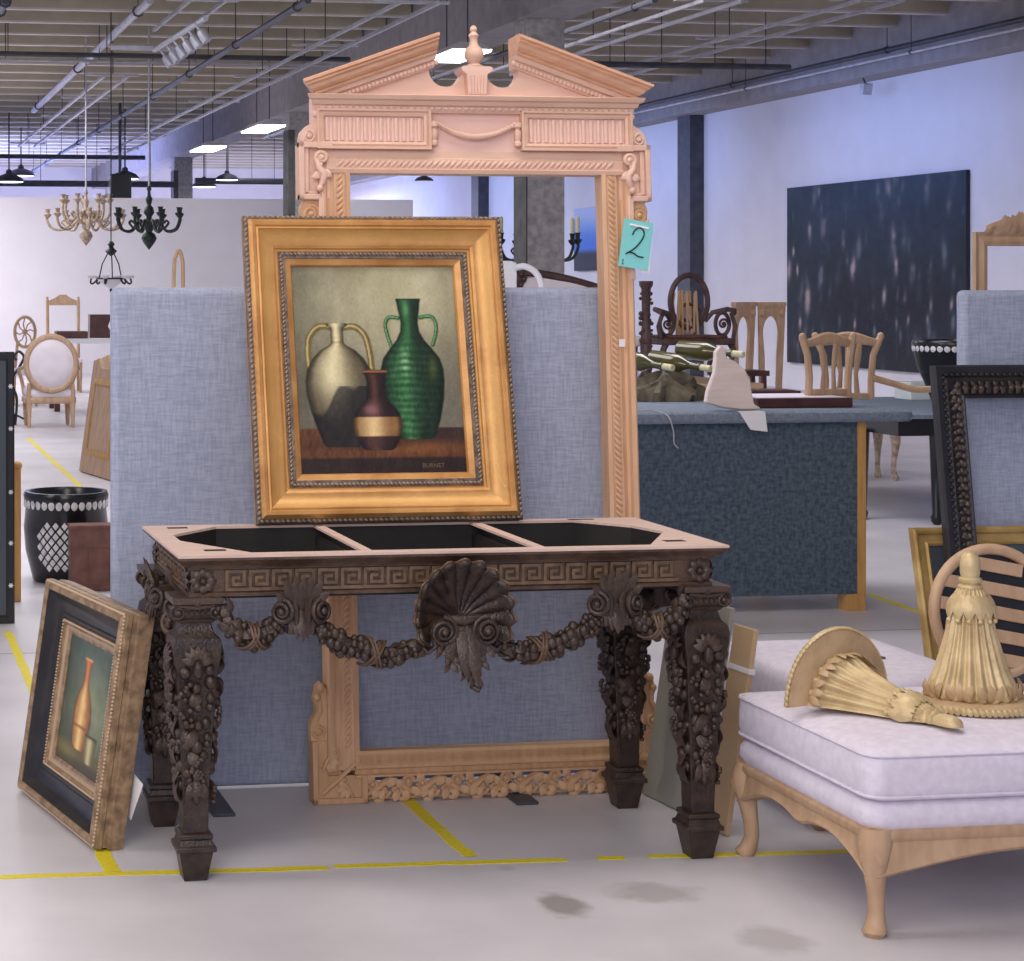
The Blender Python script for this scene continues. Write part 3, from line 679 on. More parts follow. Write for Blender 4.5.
def three_jugs(U, V):
    asp = .80
    n1 = vnoise(U, V, 5, 1); n2 = vnoise(U, V, 14, 2); n3 = vnoise(U*3, V, 40, 3)
    k = np.exp(-(((U - .62) / .55) ** 2 + ((V - .88) / .40) ** 2))
    img = C3(108, 104, 86)[None, None] * (1 - k[..., None]) + C3(184, 178, 142)[None, None] * k[..., None]
    img = img + ((n1 - .5) * 20 + (n2 - .5) * 12)[..., None]
    img = lay(img, .35 * sm(V, .75, .35) * sm(U, .5, .95), C3(116, 112, 104))
    img = lay(img, .30 * sm(V, .80, .25) * sm(U, .3, .0), C3(86, 80, 70))
    # shelf
    top = 1 - sm(V, .212, .222); img = lay(img, top, (C3(96, 58, 32) + (n3 - .5)[..., None] * 26))
    img = lay(img, top * sm(U, .55, .75) * sm(V, .1, .18), C3(58, 40, 34)); img = lay(img, top * .7 * np.exp(-((V - .125) / .03) ** 2 - ((U - .70) / .22) ** 2), C3(150, 96, 46))
    img = lay(img, (1 - sm(V, .068, .076)), C3(46, 30, 26) + (n3 - .5)[..., None] * 10)
    img = lay(img, np.exp(-((V - .074) / .006) ** 2) * .6, C3(30, 20, 18))
    # shadows of the pots on the shelf
    img = lay(img, .65 * np.exp(-((U - .40) / .26) ** 2 - ((V - .145) / .022) ** 2), C3(34, 22, 18))
    # pale two handled jug
    for pts in ([(.235, .700), (.16, .705), (.10, .66), (.083, .60), (.085, .49)], [(.30, .70), (.375, .702), (.43, .66), (.452, .59), (.462, .50)]):
        m, d = stroke(U, V, curve(pts), .017, asp); img = lay(img, m, C3(112, 96, 54)); m2, _ = stroke(U, V, [(x - .004, y + .003) for x, y in curve(pts)], .005, asp); img = lay(img, m2 * .8, C3(206, 190, 128))
    prof = [(.130, .095), (.150, .115), (.22, .148), (.30, .180), (.38, .200), (.44, .205), (.50, .190), (.55, .155), (.590, .105), (.612, .055), (.625, .038), (.68, .036), (.70, .04), (.708, .062), (.716, .064), (.722, .050)]
    s, m = jug(V, U, .262, prof, asp)
    lightv = np.exp(-((s + .18) / .62) ** 2) * sm(V, .20, .50)
    body = C3(78, 70, 52) * (1 - lightv[..., None]) + C3(228, 216, 168) * lightv[..., None] + ((n2 - .5) * 26)[..., None]
    body = body * (1 - .55 * sm(np.abs(s), .72, 1.0))[..., None]
    sh = (1 - sm((U - .24) * .8 + .0 - (V - .30) * -.55, -.02, .02)); sh = sm((U - .16) * .62 - (V - .325) + .035 * np.sin(U * 30), -.012, .02) * (V < .46)
    body = body * (1 - .52 * sh * (V < .42))[..., None] + C3(0, 0, 6) * sh[..., None]
    img = lay(img, m, body)
    for vv in (.63, .652): img = lay(img, m * np.exp(-((V - vv) / .004) ** 2) * .5, C3(92, 80, 46))
    img = lay(img, m * .9 * np.exp(-((V - .655) / .03) ** 2 - ((U - .258) / .018) ** 2), C3(232, 222, 176))
    # green ribbed bottle
    for pts in ([(.640, .745), (.585, .748), (.560, .715), (.570, .66), (.592, .60)], [(.775, .748), (.84, .752), (.868, .72), (.865, .67), (.842, .615)]):
        m, d = stroke(U, V, curve(pts), .010, asp); img = lay(img, m, C3(42, 84, 50)); m2, _ = stroke(U, V, [(x - .003, y + .002) for x, y in curve(pts)], .0035, asp); img = lay(img, m2 * .8, C3(128, 172, 112))
    prof = [(.165, .085), (.18, .115), (.25, .150), (.35, .180), (.44, .192), (.50, .190), (.55, .172), (.60, .125), (.64, .082), (.68, .058), (.72, .052), (.75, .056), (.79, .066), (.82, .070), (.832, .074), (.842, .074)]
    s, m = jug(V, U, .706, prof, asp)
    k = np.exp(-((s + .30) / .45) ** 2)
    body = C3(22, 44, 28) * (1 - k[..., None]) + C3(54, 108, 62) * k[..., None]
    rib = np.sin(V * 190 + n2 * 2.2); body = body + ((rib * 11 + (n3 - .5) * 22) * (.4 + k) * sm(V, .68, .60))[..., None]
    body = body * (1 - .5 * sm(np.abs(s), .75, 1.0))[..., None]
    img = lay(img, m, body)
    img = lay(img, m * .85 * np.exp(-((V - .53) / .07) ** 2 - ((U - .665) / .026) ** 2) * (.5 + .5 * np.sin(V * 190)), C3(170, 206, 160))
    img = lay(img, m * .5 * np.exp(-((V - .785) / .03) ** 2 - ((U - .69) / .018) ** 2), C3(130, 180, 130))
    img = lay(img, m * np.exp(-((V - .838) / .005) ** 2) * .8, C3(18, 36, 24))
    img = lay(img, m * .5 * np.exp(-((V - .50) / .05) ** 2 - ((U - .83) / .03) ** 2), C3(112, 110, 50))
    # small brown vase with a cream band
    prof = [(.112, .075), (.125, .098), (.17, .130), (.22, .147), (.26, .147), (.30, .125), (.335, .085), (.36, .058), (.40, .050), (.44, .052), (.47, .062), (.485, .076), (.495, .078)]
    s, m = jug(V, U, .478, prof, asp)
    k = np.exp(-((s + .20) / .5) ** 2)
    body = C3(34, 20, 20) * (1 - k[..., None]) + C3(86, 54, 48) * k[..., None]
    band = sm(V, .176, .182) * (1 - sm(V, .268, .274)); cream = C3(130, 92, 52) * (1 - k[..., None]) + C3(240, 208, 150) * k[..., None] + ((n2 - .5) * 30)[..., None]
    body = body * (1 - band[..., None]) + cream * band[..., None]
    body = body * (1 - .5 * sm(np.abs(s), .75, 1.0))[..., None]
    img = lay(img, m, body)
    img = lay(img, m * .7 * np.exp(-((V - .305) / .028) ** 2 - ((U - .445) / .045) ** 2), C3(170, 124, 130))
    img = lay(img, m * np.exp(-((V - .487) / .006) ** 2) * .9, C3(176, 116, 70)); img = lay(img, m * np.exp(-((V - .478) / .005) ** 2) * .7, C3(24, 12, 12))
    return img + (vnoise(U * 2, V * 2, 60, 9) - .5)[..., None] * 14 + (vnoise(U, V * .6, 36, 12) - .5)[..., None] * 10

def ornament(b, w, h, u, v, step, sz):
    for i, (x, z, a) in enumerate(rect_path(w, h, u, step)):
        b.ell((x, -v, z), (sz[0], sz[1], sz[2]), 7, 5, (0, -a + (.5 if sz[3] else 0), 0))

# --- the large still life standing on the table
PW, PH = .822, .945
gp = thing('framed_painting', 'gold framed still life of three jugs leaning on the carved table', 'painting', (1.612, 5.885, .8825), (-math.radians(13.6), 0, 0))
cz = PH / 2; w, h = .518, .648; bw = (PW - w) / 2
g_ = MB(); prof = [(0, -.006), (0, .004), (.004, .010), (.022, .016), (.024, .012), (.028, .012), (.044, .018), (.047, .014), (.053, .014), (.055, .026), (.063, .030), (.070, .030), (.088, .036), (.108, .048), (.114, .056), (.120, .054), (.124, .060), (.134, .062), (.142, .054), (.147, .046), (.158, .040), (.1585, .004), (.150, -.002), (0, -.006)]
def slab(b, lo, hi, off=0.0):
    p = [q for q in prof if lo - 1e-6 <= q[0] <= hi + 1e-6]
fw, fh = w, h; k = bw / .1585; prof = [(u * k, v) for u, v in prof]; hb = (PH - h) / 2
b = MB(); b.rframe(fw, fh, prof[:-1], cz); go = b.build('moulding', M['gold'], gp, 25)
b = MB(); b.M = Matrix.Translation((0, 0, cz)); ornament(b, w, h, .037 * k, .020, .013, (.0075, .006, .0052, 1)); ornament(b, w, h, .028 * k, .014, .009, (.0036, .004, .0036, 0))
b.build('inner_beading', M['gold_bead'], gp)
b = MB(); b.rframe(w + .045 * k, h + .045 * k, [(0, .0195), (.0225 * k, .0195), (.0225 * k, .010), (0, .010)], cz)
b.build('inner_strip', M['gold_bead'], gp, smooth=False)
b = MB(); b.M = Matrix.Translation((0, 0, cz)); b.rframe(w + .292 * k, h + .292 * k, [(0, .049), (.013 * k, .040), (.013 * k, .020), (0, .020)]); ornament(b, w, h, .1525 * k, .045, .016, (.0075, .006, .0055, 1))
b.build('outer_beading', M['gold_bead'], gp)
canvas('canvas', w + .006, h + .006, 190, 235, three_jugs, gp, .40, .002, cz)
b = MB(); b.bb(-w/2 - .06, w/2 + .06, .004, .012, cz - h/2 - .06, cz + h/2 + .06); b.build('backing', M['board'], gp, smooth=False)
tc = bpy.data.curves.new('signature', 'FONT'); tc.body = 'BURNET'; tc.size = .019; tc.extrude = .0002; tc.align_x = 'CENTER'
tmp = bpy.data.objects.new('signature_text', tc); COL.objects.link(tmp); bpy.context.view_layer.update()
sme = bpy.data.meshes.new_from_object(tmp.evaluated_get(bpy.context.evaluated_depsgraph_get())); bpy.data.objects.remove(tmp)
to = bpy.data.objects.new('signature', sme); COL.objects.link(to); to.parent = gp; to.location = (.155, .001, cz - h/2 + .016); to.rotation_euler = (PI/2, 0, 0)
sme.materials.clear(); sme.materials.append(mat('signature_paint', lin(112, 92, 74)))

# --- the small still life leaning on the table leg at the left
def vase_and_cup(U, V):
    asp = .98; n1 = vnoise(U, V, 5, 21); n2 = vnoise(U, V, 18, 22)
    k = np.exp(-(((U - .70) / .5) ** 2 + ((V - .55) / .45) ** 2))
    img = C3(60, 70, 54) * (1 - k[..., None]) + C3(132, 142, 108) * k[..., None]
    img = lay(img, sm(V, .55, .95) * .6, C3(66, 86, 78)); img = img + ((n1 - .5) * 22 + (n2 - .5) * 14)[..., None]
    img = lay(img, 1 - sm(V, .15, .20), C3(96, 88, 50)); img = lay(img, .6 * (1 - sm(V, .05, .10)), C3(52, 46, 34))
    img = lay(img, .5 * np.exp(-((U - .24) / .2) ** 2 - ((V - .10) / .06) ** 2), C3(150, 138, 74))
    prof = [(.15, .11), (.18, .15), (.28, .185), (.40, .20), (.50, .185), (.58, .14), (.64, .08), (.70, .055), (.80, .055), (.84, .07), (.86, .085), (.875, .08)]
    s, m = jug(V, U, .47, prof, asp); k = np.exp(-((s + .1) / .55) ** 2)
    body = C3(150, 92, 44) * (1 - k[..., None]) + C3(246, 204, 128) * k[..., None] + ((n2 - .5) * 22)[..., None]
    body = body * (1 - .35 * sm(np.abs(s), .75, 1))[..., None]; img = lay(img, m, body); img = lay(img, m * .6 * sm(V, .62, .72), C3(190, 96, 50))
    img = lay(img, m * np.exp(-((V - .865) / .012) ** 2), C3(226, 170, 110)); img = lay(img, m * .7 * np.exp(-((V - .33) / .012) ** 2), C3(120, 70, 36))
    prof = [(.09, .08), (.11, .10), (.20, .125), (.28, .13), (.30, .135), (.315, .13)]
    s, m = jug(V, U, .72, prof, asp); k = np.exp(-((s + .1) / .6) ** 2); img = lay(img, m, C3(90, 84, 48) * (1 - k[..., None]) + C3(204, 194, 140) * k[..., None])
    img = lay(img, m * np.exp(-((V - .30) / .014) ** 2), C3(70, 62, 40))
    return img
bl, br_ = Vector((.568, 6.326, 0)), Vector((.722, 5.605, 0)); dv = br_ - bl; W2 = dv.length; H2 = .665
lp = thing('framed_painting', 'black and gilt framed still life of one tall vase leaning on the table leg', 'painting', ((bl + br_) / 2 + Vector((0, 0, .004))), (-math.radians(8.4), 0, math.atan2(dv.y, dv.x)))
w, h = .40, .375; cz = H2 / 2; kb = (W2 - w) / 2; hb = (H2 - h) / 2
def rframe2(b, w, h, kx, kz, prof, cz):
    vs = []; fs = []; m = len(prof)
    for u, v in prof:
        a, c = w/2 + u * kx, h/2 + u * kz
        vs += [(-a, -v, cz - c), (a, -v, cz - c), (a, -v, cz + c), (-a, -v, cz + c)]
    for i in range(m):
        j = (i + 1) % m
        for k in range(4): fs.append((i*4 + k, i*4 + (k+1) % 4, j*4 + (k+1) % 4, j*4 + k))
    b.add(vs, fs)
P_in = [(0, -.03), (0, -.004), (.06, .0), (.16, .002), (.17, .010), (.26, .012), (.28, .004), (.28, -.03)]
P_sc = [(.28, -.03), (.28, .006), (.30, .010), (.36, .012), (.40, .008), (.55, .012), (.70, .026), (.80, .044), (.80, -.03)]
P_out = [(.80, -.045), (.80, .046), (.83, .052), (.90, .053), (.95, .048), (.97, .040), (1.0, .036), (1.0, .022), (.975, .018), (.975, .004), (1.0, .0), (1.0, -.03), (.98, -.045)]
b = MB(); rframe2(b, w, h, kb, hb, P_in, cz); b.build('slip', M['frame_brown'], lp, 25)
b = MB(); rframe2(b, w, h, kb, hb, P_sc, cz); b.build('scoop', M['frame_black'], lp, 25)
b = MB(); rframe2(b, w, h, kb, hb, P_out, cz); b.build('outer_moulding', M['frame_brown'], lp, 25)
for uu, vv, st, sz in ((.965, .045, .011, .0045), (.245, .014, .010, .0038)):
    b = MB(); b.M = Matrix.Translation((0, 0, cz))
    for x, z, a in rect_path(w + 2*kb*uu, h + 2*hb*uu, 0, st): b.ell((x, -vv, z), sz, 6, 5)
    b.build('beading', M['frame_brown'], lp)
canvas('canvas', w + .004, h + .004, 90, 130, vase_and_cup, lp, .35, .006, cz)
b = MB(); b.bb(-w/2 - .03, w/2 + .03, .008, .016, cz - h/2 - .03, cz + h/2 + .03); b.build('backing', M['board'], lp, smooth=False)
b = MB(); b.add([(.30, .055, .22), (.42, .058, .20), (.36, .060, .085), (.27, .056, .12), (.30, .053, .22), (.42, .056, .20), (.36, .058, .085), (.27, .054, .12)], [(3,2,1,0),(4,5,6,7),(0,1,5,4),(1,2,6,5),(2,3,7,6),(3,0,4,7)])
b.tube([(.30, .055, .36), (.30, .055, .22)], .0015, 5)
b.M = Matrix.Identity(4); b.build('price_tag', M['paper'], lp, smooth=False)
# ================================================================== fabric screens
def screen(x0, x1, y, z0, z1, label, feet, fl=.33):
    t = thing('office_screen', label, 'screen', ((x0 + x1)/2, y + .03, 0))
    w = (x1 - x0)/2
    b = MB(); b.bb(-w, w, -.03, .03, z0, z1); o = b.build('panel', M['screen'], t, smooth=True); bv = o.modifiers.new('bevel', 'BEVEL'); bv.width = .022; bv.segments = 4
    for x in feet:
        f = MB(); f.bb(x - .035, x + .035, -fl, fl, 0, .010); f.bb(x - .02, x + .02, -.028, .028, .010, z0 + .004); f.build('foot', M['steel'], t, smooth=False, bevel=.004)
    return t
screen(.812, 2.455, 6.215, .012, 1.592, 'long blue fabric office screen standing behind the carved table', (-.52, .43))
yR = 7.13
p = at_y(963, 290, yR)
screen(p.x, p.x + 1.6, yR, .03, 1.58, 'blue fabric office screen behind the black and gold frames on the right', (-.6, .6), .09)
# ================================================================== carved console table
def rect_loft(b, prof, closed=True):
    """horizontal rectangular rings: (half x, y front, y back, z)"""
    b.loft([[(-hx, y0, z), (hx, y0, z), (hx, y1, z), (-hx, y1, z)] for hx, y0, y1, z in prof], cap=False, closed=closed)

table = thing('console_table', 'dark carved console table with an open pale top and fruit garlands', 'console table', (1.635, 5.577, 0))
TX, TF, TB = .772, -.339, .338
# --- top: pale raw boards with three openings
OL = [(-.565, -.292), (-.715, -.02), (-.715, .11), (-.555, .293)]
OR = [(.555, .293), (.68, .14), (.715, -.02), (.562, -.292)]
b = MB()
zt0, zt1 = .873, .88
b.plate([(-TX, TF), (TX, TF), (TX, -.292), (-TX, -.292)], zt0, zt1)
b.plate([(-TX, .293), (TX, .293), (TX, TB), (-TX, TB)], zt0, zt1)
b.plate([(-TX, -.292), OL[0], OL[1], OL[2], OL[3], (-TX, .293)], zt0, zt1)
b.plate([(TX, .293), OR[0], OR[1], OR[2], OR[3], (TX, -.292)], zt0, zt1)
b.build('top_frame', M['raw_top'], table, smooth=False)
for x0, x1 in ((-.26, -.231), (.226, .258)):
    b = MB(); b.plate([(x0, -.292), (x1, -.292), (x1, .293), (x0, .293)], zt0, zt1 - .0005); b.build('divider', M['raw_top'], table, smooth=False)
for x, y, w, d in ((-.675, .272, .06, .030), (-.655, -.235, .06, .032), (.66, -.225, .06, .034), (.585, .305, .08, .02)):
    b = MB(); b.bb(x - w/2, x + w/2, y - d/2, y + d/2, zt1 - .004, zt1 + .0006); b.build('mortise_shade', M['black_wood'], table, smooth=False)  # raised dark plates stand in for the shade inside the mortise holes
# inner walls of the three wells
b = MB()
def wall_strip(pts, z0, z1, th=.006):
    for (x0, y0), (x1, y1) in zip(pts, pts[1:]):
        v = Vector((x1 - x0, y1 - y0, 0)); n = Vector((-v.y, v.x, 0)).normalized() * th
        b.add([(x0, y0, z0), (x1, y1, z0), (x1 + n.x, y1 + n.y, z0), (x0 + n.x, y0 + n.y, z0), (x0, y0, z1), (x1, y1, z1), (x1 + n.x, y1 + n.y, z1), (x0 + n.x, y0 + n.y, z1)],
              [(3,2,1,0),(4,5,6,7),(0,1,5,4),(1,2,6,5),(2,3,7,6),(3,0,4,7)])
wall_strip([OL[0], OL[1], OL[2], OL[3], OR[0], OR[1], OR[2], OR[3], OL[0]], .765, .8725)
for x in (-.245, .242): b.bb(x - .008, x + .008, -.29, .29, .765, .845)
b.bb(-.70, .70, -.285, .285, .757, .766)
b.build('well_lining', M['black_wood'], table, smooth=False)
# --- cornice under the top and the frieze
b = MB()
rect_loft(b, [(TX-.002, TF+.002, TB-.002, .873), (TX-.002, TF+.002, TB-.002, .866), (TX-.008, TF+.008, TB-.006, .862), (TX-.018, TF+.018, TB-.01, .852), (TX-.026, TF+.026, TB-.014, .85), (TX-.03, TF+.03, TB-.016, .843), (TX-.06, TF+.06, TB-.03, .843), (TX-.06, TF+.06, TB-.03, .873)])
b.build('cornice', M['dark_wood2'], table, 30)
b = MB()
rect_loft(b, [(.737, -.304, .315, .846), (.737, -.304, .315, .838), (.732, -.299, .31, .836), (.732, -.299, .31, .778), (.738, -.305, .315, .774), (.738, -.305, .315, .765), (.712, -.285, .297, .765), (.712, -.285, .297, .846)])
ap = b.build('apron', M['dark_wood2'], table, 30)
def key_run(o, u, n, pitch, z0, z1, nrm):
    """Greek key in raised fillets along direction u from point o"""
    b = MB(); kk = [0.0]; o = Vector(o); u = Vector(u); nrm = Vector(nrm); h = z1 - z0; w = .0088; t = .005
    def seg(a0, c0, a1, c1):
        kk[0] = (kk[0] + .00023) % .0014; lo_a, hi_a = min(a0, a1) - w/2, max(a0, a1) + w/2; lo_c, hi_c = min(c0, c1) - w/2, max(c0, c1) + w/2
        P = [o + u * a + Vector((0, 0, z0 + c)) + nrm * q for q in (-.001, t + kk[0]) for a, c in ((lo_a, lo_c), (hi_a, lo_c), (hi_a, hi_c), (lo_a, hi_c))]
        b.add(P, [(0,1,2,3),(7,6,5,4),(0,4,5,1),(1,5,6,2),(2,6,7,3),(3,7,4,0)])
    for i in range(n):
        a = i * pitch; p = pitch
        seg(a, 0, a, h); seg(a, h, a + p*.74, h); seg(a + p*.74, h, a + p*.74, h*.28); seg(a + p*.74, h*.28, a + p*.27, h*.28)
        seg(a + p*.27, h*.28, a + p*.27, h*.66); seg(a + p*.27, h*.66, a + p*.5, h*.66); seg(a, 0, a + p, 0)
    b.build('greek_key', M['key_wood'], ap, 20, smooth=False)
key_run((-.635, -.299, 0), (1, 0, 0), 20, .0635, .783, .831, (0, -1, 0))
key_run((-.732, .26, 0), (0, -1, 0), 8, .0635, .783, .831, (-1, 0, 0))
key_run((.732, -.24, 0), (0, 1, 0), 8, .0635, .783, .831, (1, 0, 0))
def rosette(c, nrm, R, m='dark_wood', parent=None):
    b = MB(); c = Vector(c); nrm = Vector(nrm); up = Vector((0, 0, 1)); sd = nrm.cross(up)
    for k in range(8):
        a = 2 * PI * k / 8; d = sd * math.cos(a) + up * math.sin(a)
        b.leaf(c + d * R * .15, d, nrm, R * .95, R * .62, .28, 0, 4)
    b.ell(c + nrm * .006, R * .3, 10, 7)
    return b.build('rosette', M[m], parent)
for sx in (-1, 1):
    rosette((sx * .70, -.302, .807), (0, -1, 0), .034, parent=ap)
    rosette((sx * .736, -.27, .807), (sx, 0, 0), .03, parent=ap)
    rosette((sx * .736, .28, .807), (sx, 0, 0), .03, parent=ap)

# --- legs
def make_leg(x, y, front):
    b = MB(); b.M = Matrix.Translation((x, y, 0)); c = (0, 0)
    prof = [(.128, .034), (.25, .037), (.40, .045), (.56, .056), (.605, .064), (.635, .066), (.655, .062), (.668, .048), (.69, .041), (.70, .043)]
    b.loft([[(-h, -h, z), (h, -h, z), (h, h, z), (-h, h, z)] for z, h in prof])
    leg = b.build('leg', M['dark_wood'], table, 35, bevel=.003)
    b = MB(); b.M = Matrix.Translation((x, y, 0))
    pr = [(0, .031), (.004, .032), (.08, .046), (.082, .054), (.094, .054), (.098, .047), (.112, .042), (.116, .046), (.126, .045), (.13, .036)]
    b.loft([[(-h, -h, z), (h, -h, z), (h, h, z), (-h, h, z)] for z, h in pr])
    b.build('foot', M['dark_wood'], leg, 30, bevel=.0015)
    # capital: abacus, echinus and corner volutes
    b = MB(); b.M = Matrix.Translation((x, y, 0))
    b.loft([[(-h, -h, z), (h, -h, z), (h, h, z), (-h, h, z)] for z, h in [(.695, .044), (.702, .052), (.706, .046), (.715, .05), (.735, .056), (.745, .060), (.748, .067), (.762, .069), (.765, .066)]])
    for sy in (-1, 1):
        for sx in (-1, 1):
            b.volute((sx * .051, sy * .054, .725), .017, 1.8, .006, -sx, PI/2, depth=.004)
            b.tube([(sx * .051, -.054, .725), (sx * .051, .054, .725)], .016, 10)
        b.tube([(-.051, sy * .056, .744), (0, sy * .060, .738), (.051, sy * .056, .744)], .006, 6)
        b.ell((0, sy * .060, .752), (.014, .010, .014), 8, 6)
        for k in range(5): b.ell((-.03 + .015 * k, sy * .054, .722), (.006, .008, .009), 7, 5)
    b.build('capital', M['dark_wood'], leg, 35)
    # hanging fruit and leaves on the faces
    b = MB(); b.M = Matrix.Translation((x, y, 0)); R = random.Random(11)
    for nx, ny in ((0, -1), (-1, 0), (1, 0), (0, 1)):
        n = Vector((nx, ny, 0)); sd = Vector((-ny, nx, 0))
        def P(u, z, out=0.0):
            h = .034 + (.064 - .034) * max(0, min(1, (z - .13) / .475)) ** 1.15
            return n * (h + out) + sd * u + Vector((0, 0, z))
        for k in range(7):                                   # palmette
            a = PI * (k + .5) / 7; d = sd * math.cos(a) + Vector((0, 0, 1)) * math.sin(a)
            b.leaf(P(0, .592), d, n, .046, .022, .3, 0, 4)
        b.ell(P(0, .575, .008), (.014, .014, .026), 8, 7)
        z = .565
        while z > .24:
            k = (z - .24) / .33; w = .014 + .024 * k
            for u in (-w, 0, w):
                q = R.random()
                if q < .62:
                    r = R.uniform(.012, .018) * (.8 + .3 * k)
                    b.ell(P(u + R.uniform(-.006, .006), z + R.uniform(-.012, .012), -.004 + (.009 if u == 0 else 0)), (r, r, r * R.uniform(.9, 1.3)), 9, 7)
                elif q < .9:
                    d = Vector((0, 0, -1)) + sd * R.uniform(-.9, .9) + n * .25
                    b.leaf(P(u, z + .015, .0), d * 1.0 - n * .22, n, R.uniform(.045, .06), .032, .22, -.05, 5)
                else:
                    for j in range(6): b.ell(P(u + R.uniform(-.015, .015), z - j * .008, .012), .008, 7, 5)
            z -= R.uniform(.030, .040)
        for k in (-1, 0, 1): b.leaf(P(k * .010, .27, .0), Vector((0, 0, -1)) + sd * k * .3, n, .055, .026, .2, -.05, 5)
        b.ell(P(0, .225, .006), (.010, .010, .018), 8, 6)
    b.build('fruit_carving', M['dark_wood'], leg, 50)
for x, y in ((-.717, -.255), (.717, -.255), (-.717, .285), (.717, .285)): make_leg(x, y, y < 0)

# --- garlands
def garland(pts, r0, r1, seed, nrm, ribbon=(.45,)):
    """fruit swag along a smooth path"""
    R = random.Random(seed); P = [Vector(p) for p in pts]
    def cr(t):
        n = len(P) - 1; f = min(t * n, n - 1e-6); i = int(f); f -= i
        p0, p1, p2, p3 = P[max(0, i-1)], P[i], P[i+1], P[min(n, i+2)]
        return .5 * ((2*p1) + (p2 - p0)*f + (2*p0 - 5*p1 + 4*p2 - p3)*f*f + (3*p1 - p0 - 3*p2 + p3)*f**3)
    L = sum((P[i+1] - P[i]).length for i in range(len(P) - 1))
    rad = lambda t: r0 + (r1 - r0) * math.sin(PI * t)
    b = MB(); N = 24
    b.tube([cr(i / N) for i in range(N + 1)], [rad(i / N) * .75 for i in range(N + 1)], 8)
    nrm = Vector(nrm); m = int(L / .017)
    for i in range(m):
        t = (i + .5) / m; c = cr(t); tan = (cr(min(1, t + .02)) - cr(max(0, t - .02))).normalized(); sd = tan.cross(nrm).normalized(); rr = rad(t)
        for a in (-75, -25, 25, 75):
            a = math.radians(a + R.uniform(-14, 14)); o = nrm * math.cos(a) + sd * math.sin(a)
            if R.random() < .66:
                q = R.uniform(.30, .52) * rr; b.ell(c + o * rr * .82, (q, q, q * 1.1), 8, 6)
            else:
                b.leaf(c + o * rr * .7, tan * R.choice((-1, 1)) + sd * R.uniform(-.4, .4), o, R.uniform(.03, .045), .024, .2, -.1, 4)
    g = b.build('garland', M['dark_wood'], table, 50)
    b = MB()
    for t0 in ribbon:
        for sg in (-1, 1):
            for off in (-.006, .004):
                pts2 = []
                for k in range(13):
                    a = -PI * .55 + PI * 1.1 * k / 12; t = t0 + sg * (k / 12 - .5) * .055 / L
                    tan = (cr(min(1, t + .02)) - cr(max(0, t - .02))).normalized(); sd = tan.cross(nrm).normalized()
                    pts2.append(cr(t) + tan * off + (nrm * math.cos(a) + sd * math.sin(a)) * (rad(t) * 1.22))
                b.tube(pts2, .0045, 5)
    b.build('ribbon', M['dark_wood2'], g)
yf = -.318
garland([(-.648, yf, .745), (-.625, yf, .685), (-.565, yf, .655), (-.515, yf, .68), (-.488, yf, .715)], .018, .030, 3, (0, -1, 0), (.5,))
garland([(-.405, yf, .70), (-.36, yf, .655), (-.27, yf, .615), (-.18, yf, .60), (-.08, yf, .625)], .020, .031, 4, (0, -1, 0), (.6,))
garland([(.08, yf, .625), (.18, yf, .60), (.27, yf, .615), (.36, yf, .655), (.405, yf, .70)], .020, .031, 5, (0, -1, 0), (.4,))
garland([(.488, yf, .715), (.515, yf, .68), (.565, yf, .655), (.625, yf, .685), (.648, yf, .745)], .018, .030, 6, (0, -1, 0), (.5,))
for sx in (-1, 1):
    garland([(sx*.745, -.19, .74), (sx*.748, -.15, .68), (sx*.748, -.09, .665), (sx*.748, -.03, .71)], .018, .028, 8, (sx, 0, 0), (.5,))
    garland([(sx*.748, .06, .71), (sx*.748, .12, .665), (sx*.748, .18, .68), (sx*.745, .22, .74)], .018, .028, 9, (sx, 0, 0), (.5,))

# --- scrolled acanthus brackets
def bracket(pos, rz):
    b = MB(); b.M = Matrix.Translation(pos) @ Matrix.Rotation(rz, 4, 'Z')
    n = Vector((0, -1, 0))
    b.bb(-.03, .03, -.012, .02, .66, .80)
    for sx in (-1, 1):
        ca_, sa_ = math.cos(math.radians(32)), math.sin(math.radians(32)); on = Vector((sx * sa_, -ca_, 0))
        b.volute(Vector((sx * .052, -.046, .728)) + on * .004, .030, 2.1, .0075, sx, PI/2 + .3, depth=-.008, plane=(Vector((ca_, sx * sa_, 0)), Vector((0, 0, 1))))
        b.tube([Vector((sx * .052, -.046, .728)) - on * .04, Vector((sx * .052, -.046, .728))], .030, 14)
        b.tube([(sx * .012, -.045, .665), (sx * .016, -.05, .70), (sx * .018, -.048, .74), (sx * .03, -.045, .79)], [.006, .010, .011, .005], 7)
    for a, L, q in ((-52, .085, 0), (52, .085, 0), (-30, .098, .003), (30, .098, .003), (-12, .105, .006), (12, .105, .006), (0, .10, .010)):
        a = math.radians(a); b.leaf((math.sin(a) * .010, -.030 - q, .728), (math.sin(a), -.10, math.cos(a)), n, L, .034, .10, .26, 7)
    for a, L, q in ((-24, .068, 0), (24, .068, 0), (-11, .078, .004), (11, .078, .004), (0, .085, .008)):
        a = math.radians(a); b.leaf((math.sin(a) * .030, -.030 - q, .732), (math.sin(a) * .6, -.05, -math.cos(a)), n, L, .030, .16, .20, 7)
    b.build('acanthus_bracket', M['dark_wood'], table, 50)
bracket((-.44, -.300, 0), 0); bracket((.44, -.300, 0), 0)
bracket((-.735, .015, 0), -PI/2); bracket((.735, .015, 0), PI/2)

